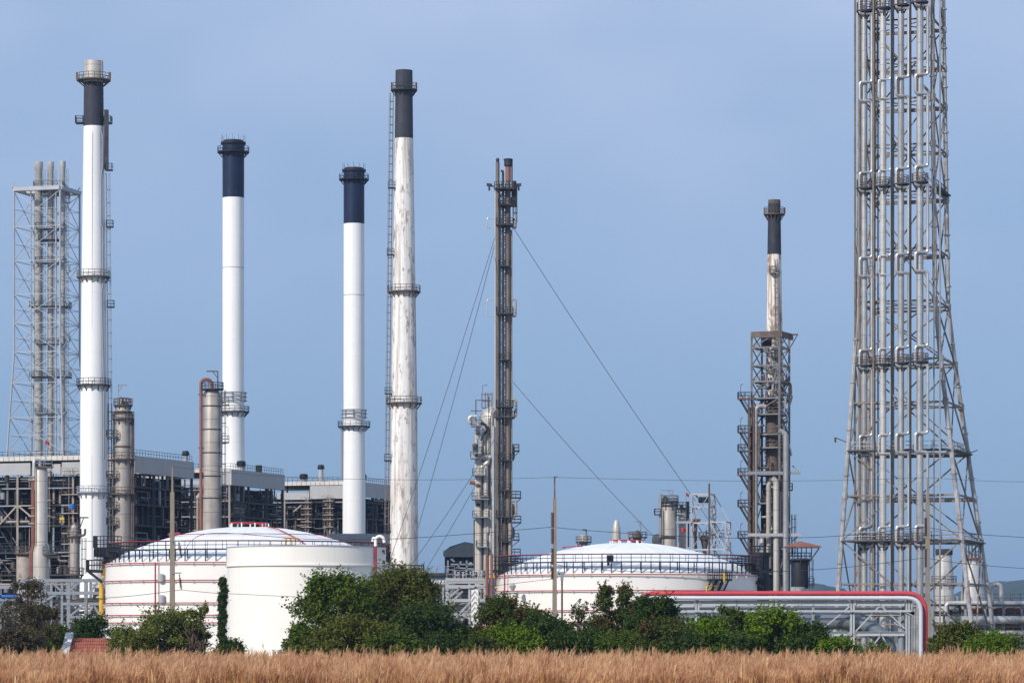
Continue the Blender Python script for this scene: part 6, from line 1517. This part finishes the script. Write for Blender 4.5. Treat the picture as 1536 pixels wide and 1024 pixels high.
def grass():
    parts = []
    for (y0, y1, dens) in ((166, 182, 24), (182, 205, 12), (205, 262, 5.5)):
        yy = rng.uniform(y0, y1, int((y1 - y0) * (y1 * .4) * dens)); xx = rng.uniform(-.2, .2, len(yy)) * yy
        parts.append(np.stack([xx, yy], 1))
    pos = np.concatenate(parts); n = len(pos)
    # patchy density and height
    ph = .5 + .25 * np.sin(pos[:, 0] * .9 + 1.3 * np.sin(pos[:, 1] * .23)) + .25 * np.sin(pos[:, 0] * .37 + pos[:, 1] * .31) 
    keep = rng.random(n) < .55 + .45 * ph; pos = pos[keep]; ph = ph[keep]; n = len(pos)
    pk = np.sin(pos[:, 0] * 2.1 + 2 * np.sin(pos[:, 1] * .4)) * np.sin(pos[:, 0] * .83 + pos[:, 1] * .57); h = 1.20 + .26 * ph + .62 * np.clip(pk, 0, 1) ** 3 + .35 * np.clip(np.sin(pos[:, 0] * 5.3 + 3 * np.sin(pos[:, 1] * 1.1)), 0, 1) ** 4 + rng.normal(0, .2, n) + (rng.random(n) < .05) * rng.uniform(.2, .8, n); h = np.clip(h, .8, 2.6)
    lean = rng.normal(0, .10, (n, 2)) + np.array([.05, 0])
    base_ = np.concatenate([pos, np.zeros((n, 1))], 1); tip = base_ + np.concatenate([lean * h[:, None], h[:, None]], 1)
    V_ = []; F_ = []; I_ = []; off = 0
    def add(v, mi):
        nonlocal off
        m = len(v); V_.append(v.reshape(-1, 3)); F_.append(np.arange(m * 4).reshape(m, 4) + off); I_.append(np.full(m, mi)); off += m * 4
    ang = rng.uniform(-.8, .8, n); sd = np.stack([np.cos(ang), np.sin(ang), 0 * ang], 1)
    w = rng.uniform(.012, .034, n)[:, None]
    mid = base_ + (tip - base_) * .8
    add(np.stack([base_ - sd * w, base_ + sd * w, mid + sd * w * .7, mid - sd * w * .7], 1), 0)
    # long leaves
    for q in range(2):
        z = rng.uniform(.15, .6, n)[:, None]; p = base_ + (tip - base_) * z; a = rng.uniform(0, 2 * PI, n)
        d = np.stack([np.cos(a), np.sin(a), rng.uniform(.9, 2.6, n)], 1); ln = rng.uniform(.3, .75, n)[:, None]; d = d / np.linalg.norm(d, axis=1)[:, None] * ln
        s2 = np.stack([-np.sin(a), np.cos(a), 0 * a], 1) * .016
        add(np.stack([p - s2, p + s2, p + d + s2 * .2, p + d - s2 * .2], 1), 0)
    ns = n // 9; si = rng.choice(n, ns, replace=False); hh = h[si] * rng.uniform(.7, 1.12, ns); p = base_[si] + rng.normal(0, .1, (ns, 3)) * np.array([1, 1, 0]); tl = rng.normal(0, .07, (ns, 2)); e = p + np.concatenate([tl * hh[:, None], hh[:, None]], 1); s2 = sd[si] * rng.uniform(.018, .036, ns)[:, None]
    add(np.stack([p - s2, p + s2, e + s2 * .5, e - s2 * .5], 1), 2)
    # feathery plumes: thin slivers fanning from the top of each stem
    for q in range(11):
        u = rng.uniform(.72, .98, n)[:, None]; p = base_ + (tip - base_) * u; a = rng.uniform(0, 2 * PI, n)
        d = np.stack([np.cos(a) * .30 + lean[:, 0] * 2 + .10, np.sin(a) * .30, rng.uniform(.8, 1.3, n)], 1); ln = rng.uniform(.2, .55, n)[:, None] * (1.25 - (u - .72)); d = d / np.linalg.norm(d, axis=1)[:, None] * ln
        s2 = np.stack([-np.sin(a), np.cos(a), 0 * a], 1) * rng.uniform(.010, .028, n)[:, None]
        e = p + d; e[:, 2] -= .02
        add(np.stack([p - s2 * .5, p + s2 * .5, p + d * .6 + s2, e - s2 * .1], 1), 1)
    o = np_mesh('dry_grass', np.concatenate(V_), np.concatenate(F_), [grassmat('straw stems', (.48, .26, .10), (.72, .46, .20), (.90, .68, .36), 2.6), grassmat('brown plumes', (.42, .205, .105), (.66, .385, .215), (.85, .575, .34), 2.0), grassmat('pale straw', (.74, .50, .24), (.86, .64, .34), (.92, .74, .45), 1.2)], np.concatenate(I_))
    o['kind'] = 'stuff'; tag(o, 'tall dry golden brown grass with feathery plumes across the foreground', 'grass')
grass()

# ---------------------------------------------------------------- ground, hills
def ground():
    m = MB(); xs = [-6000, -1500, -400, -150, 0, 150, 400, 1500, 6000]; ysl = [-60, 60, 200, 262, 400, 700, 1400, 3000, 7000]
    for y in ysl:
        for x in xs: m.v.append(V((x, y, 0)))
    nx = len(xs)
    for j in range(len(ysl) - 1):
        for i in range(nx - 1): m.f.append((j * nx + i, j * nx + i + 1, (j + 1) * nx + i + 1, (j + 1) * nx + i))
    struct(m.build('ground', M['ground']))
    m = MB(); m.v += [V((-260, 352, .006)), V((320, 352, .006)), V((340, 980, .006)), V((-330, 980, .006))]; m.f.append((0, 1, 2, 3))
    struct(m.build('pavement', M['gravel']))
ground()
def hill(name, pts, D, dep, seed):
    rd = random.Random(seed); m = MB(); n = 90
    xs = [p[0] for p in pts]; hs = [p[1] for p in pts]; rows = 9
    for r in range(rows):
        u = r / (rows - 1)
        for i in range(n + 1):
            px = xs[0] + (xs[-1] - xs[0]) * i / n; py = float(np.interp(px, xs, hs)); top = max(0, GZ(py, D))
            f = math.sin(PI * u); hh = top * f * (1 if r == rows // 2 else 1 + rd.uniform(-.03, .03)) + (rd.uniform(0, 9) if f > .4 and top > 20 else 0)
            m.v.append(V((GX(px, D), D - dep * math.cos(PI * u), hh - (2 if r in (0, rows - 1) else 0))))
    for r in range(rows - 1):
        for i in range(n): a = r * (n + 1) + i; m.f.append((a, a + 1, a + n + 2, a + n + 1))
    struct(m.build(name, M['hill'], None, 70))
hill('hill', [(1360, 944), (1440, 915), (1475, 884), (1502, 875), (1525, 886), (1560, 899), (1640, 880), (1760, 870), (1900, 940)], 5200, 700, 3)
hill('hill', [(1100, 944), (1185, 900), (1215, 882), (1232, 884), (1260, 893), (1330, 905), (1400, 944)], 5000, 500, 4)
hill('hill', [(-300, 940), (-100, 905), (100, 915), (300, 930), (600, 935), (820, 928), (1000, 936), (1150, 944)], 5600, 600, 5)

# ---------------------------------------------------------------- haze
HZ = .75e-4
if HZ:
    m = MB(); m.obox((-6400, -64, -1), (12800, 0, 0), (0, 7100, 0), (0, 0, 146))
    m2 = bpy.data.materials.new('air haze'); m2.use_nodes = True; nt = m2.node_tree
    for n in list(nt.nodes): nt.nodes.remove(n)
    out = nt.nodes.new('ShaderNodeOutputMaterial'); pv = nt.nodes.new('ShaderNodeVolumePrincipled'); pv.inputs['Density'].default_value = HZ
    pv.inputs['Color'].default_value = (.52, .73, 1, 1); pv.inputs['Anisotropy'].default_value = .3
    nt.links.new(pv.outputs[0], out.inputs['Volume'])
    o = m.build('haze', m2); o['kind'] = 'stuff'
    tag(o, 'thin pale blue haze filling the air over the plant', 'haze')

# ---------------------------------------------------------------- sky, sun, camera
AZ, EL = R(40), R(33)      # sun behind the camera, to the left
w = bpy.data.worlds.new('World'); scene.world = w; w.use_nodes = True; nt = w.node_tree
bg = nt.nodes['Background']; sk = nt.nodes.new('ShaderNodeTexSky'); sk.sky_type = 'NISHITA'; sk.sun_disc = False
sk.sun_elevation = EL; sk.sun_rotation = R(220); sk.air_density = 1.0; sk.dust_density = 1.0; sk.ozone_density = 3.0; sk.altitude = 0
mx = nt.nodes.new('ShaderNodeMix'); mx.data_type = 'RGBA'; mx.inputs['Factor'].default_value = .8
nt.links.new(sk.outputs[0], mx.inputs[6]); mx.inputs[7].default_value = (2.40, 4.02, 6.7, 1)
# thin high veil of cirrus, thicker away from the horizon
tc = nt.nodes.new('ShaderNodeTexCoord'); sp = nt.nodes.new('ShaderNodeSeparateXYZ'); nt.links.new(tc.outputs['Generated'], sp.inputs[0])
mr = nt.nodes.new('ShaderNodeMapRange'); mr.inputs['From Min'].default_value = .05; mr.inputs['From Max'].default_value = .20; nt.links.new(sp.outputs['Z'], mr.inputs['Value'])
mp = nt.nodes.new('ShaderNodeMapping'); mp.inputs['Scale'].default_value = (9, 9, 16); nt.links.new(tc.outputs['Generated'], mp.inputs[0])
nz = nt.nodes.new('ShaderNodeTexNoise'); nz.inputs['Scale'].default_value = 1; nz.inputs['Detail'].default_value = 3; nt.links.new(mp.outputs[0], nz.inputs['Vector'])
m3 = nt.nodes.new('ShaderNodeMapRange'); m3.inputs['To Min'].default_value = .55; m3.inputs['To Max'].default_value = 1.15; m3.inputs['From Min'].default_value = .3; m3.inputs['From Max'].default_value = .7; nt.links.new(nz.outputs['Fac'], m3.inputs['Value'])
mm = nt.nodes.new('ShaderNodeMath'); mm.operation = 'MULTIPLY'; mm.use_clamp = True; nt.links.new(mr.outputs[0], mm.inputs[0]); nt.links.new(m3.outputs[0], mm.inputs[1])
mv = nt.nodes.new('ShaderNodeMix'); mv.data_type = 'RGBA'; nt.links.new(mm.outputs[0], mv.inputs['Factor']); nt.links.new(mx.outputs[2], mv.inputs[6]); mv.inputs[7].default_value = (4.55, 5.75, 8.1, 1)
nt.links.new(mv.outputs[2], bg.inputs['Color']); bg.inputs['Strength'].default_value = .1
sd = bpy.data.lights.new('sun', 'SUN'); sd.energy = 4.1; sd.angle = R(.5); sd.color = (1, .93, .84)
so = bpy.data.objects.new('sun', sd); COL.objects.link(so)
dirv = V((-math.sin(AZ) * math.cos(EL), -math.cos(AZ) * math.cos(EL), math.sin(EL)))
so.rotation_euler = dirv.to_track_quat('Z', 'Y').to_euler(); so.location = (-60, -20, 80)
cd = bpy.data.cameras.new('camera'); cam = bpy.data.objects.new('camera', cd); COL.objects.link(cam); scene.camera = cam
cam.location = (0, 0, EYE); cam.rotation_euler = (R(90), 0, 0)
cd.sensor_fit = 'HORIZONTAL'; cd.sensor_width = 36; cd.lens = F / 1536 * 36; cd.shift_x = 0; cd.shift_y = (HY - 512) / 1536
cd.clip_start = .5; cd.clip_end = 20000
scene.view_settings.view_transform = 'Standard'; scene.view_settings.look = 'None'; scene.view_settings.exposure = 0; scene.view_settings.gamma = 1
scene.cycles.max_bounces = 6; scene.cycles.transparent_max_bounces = 6
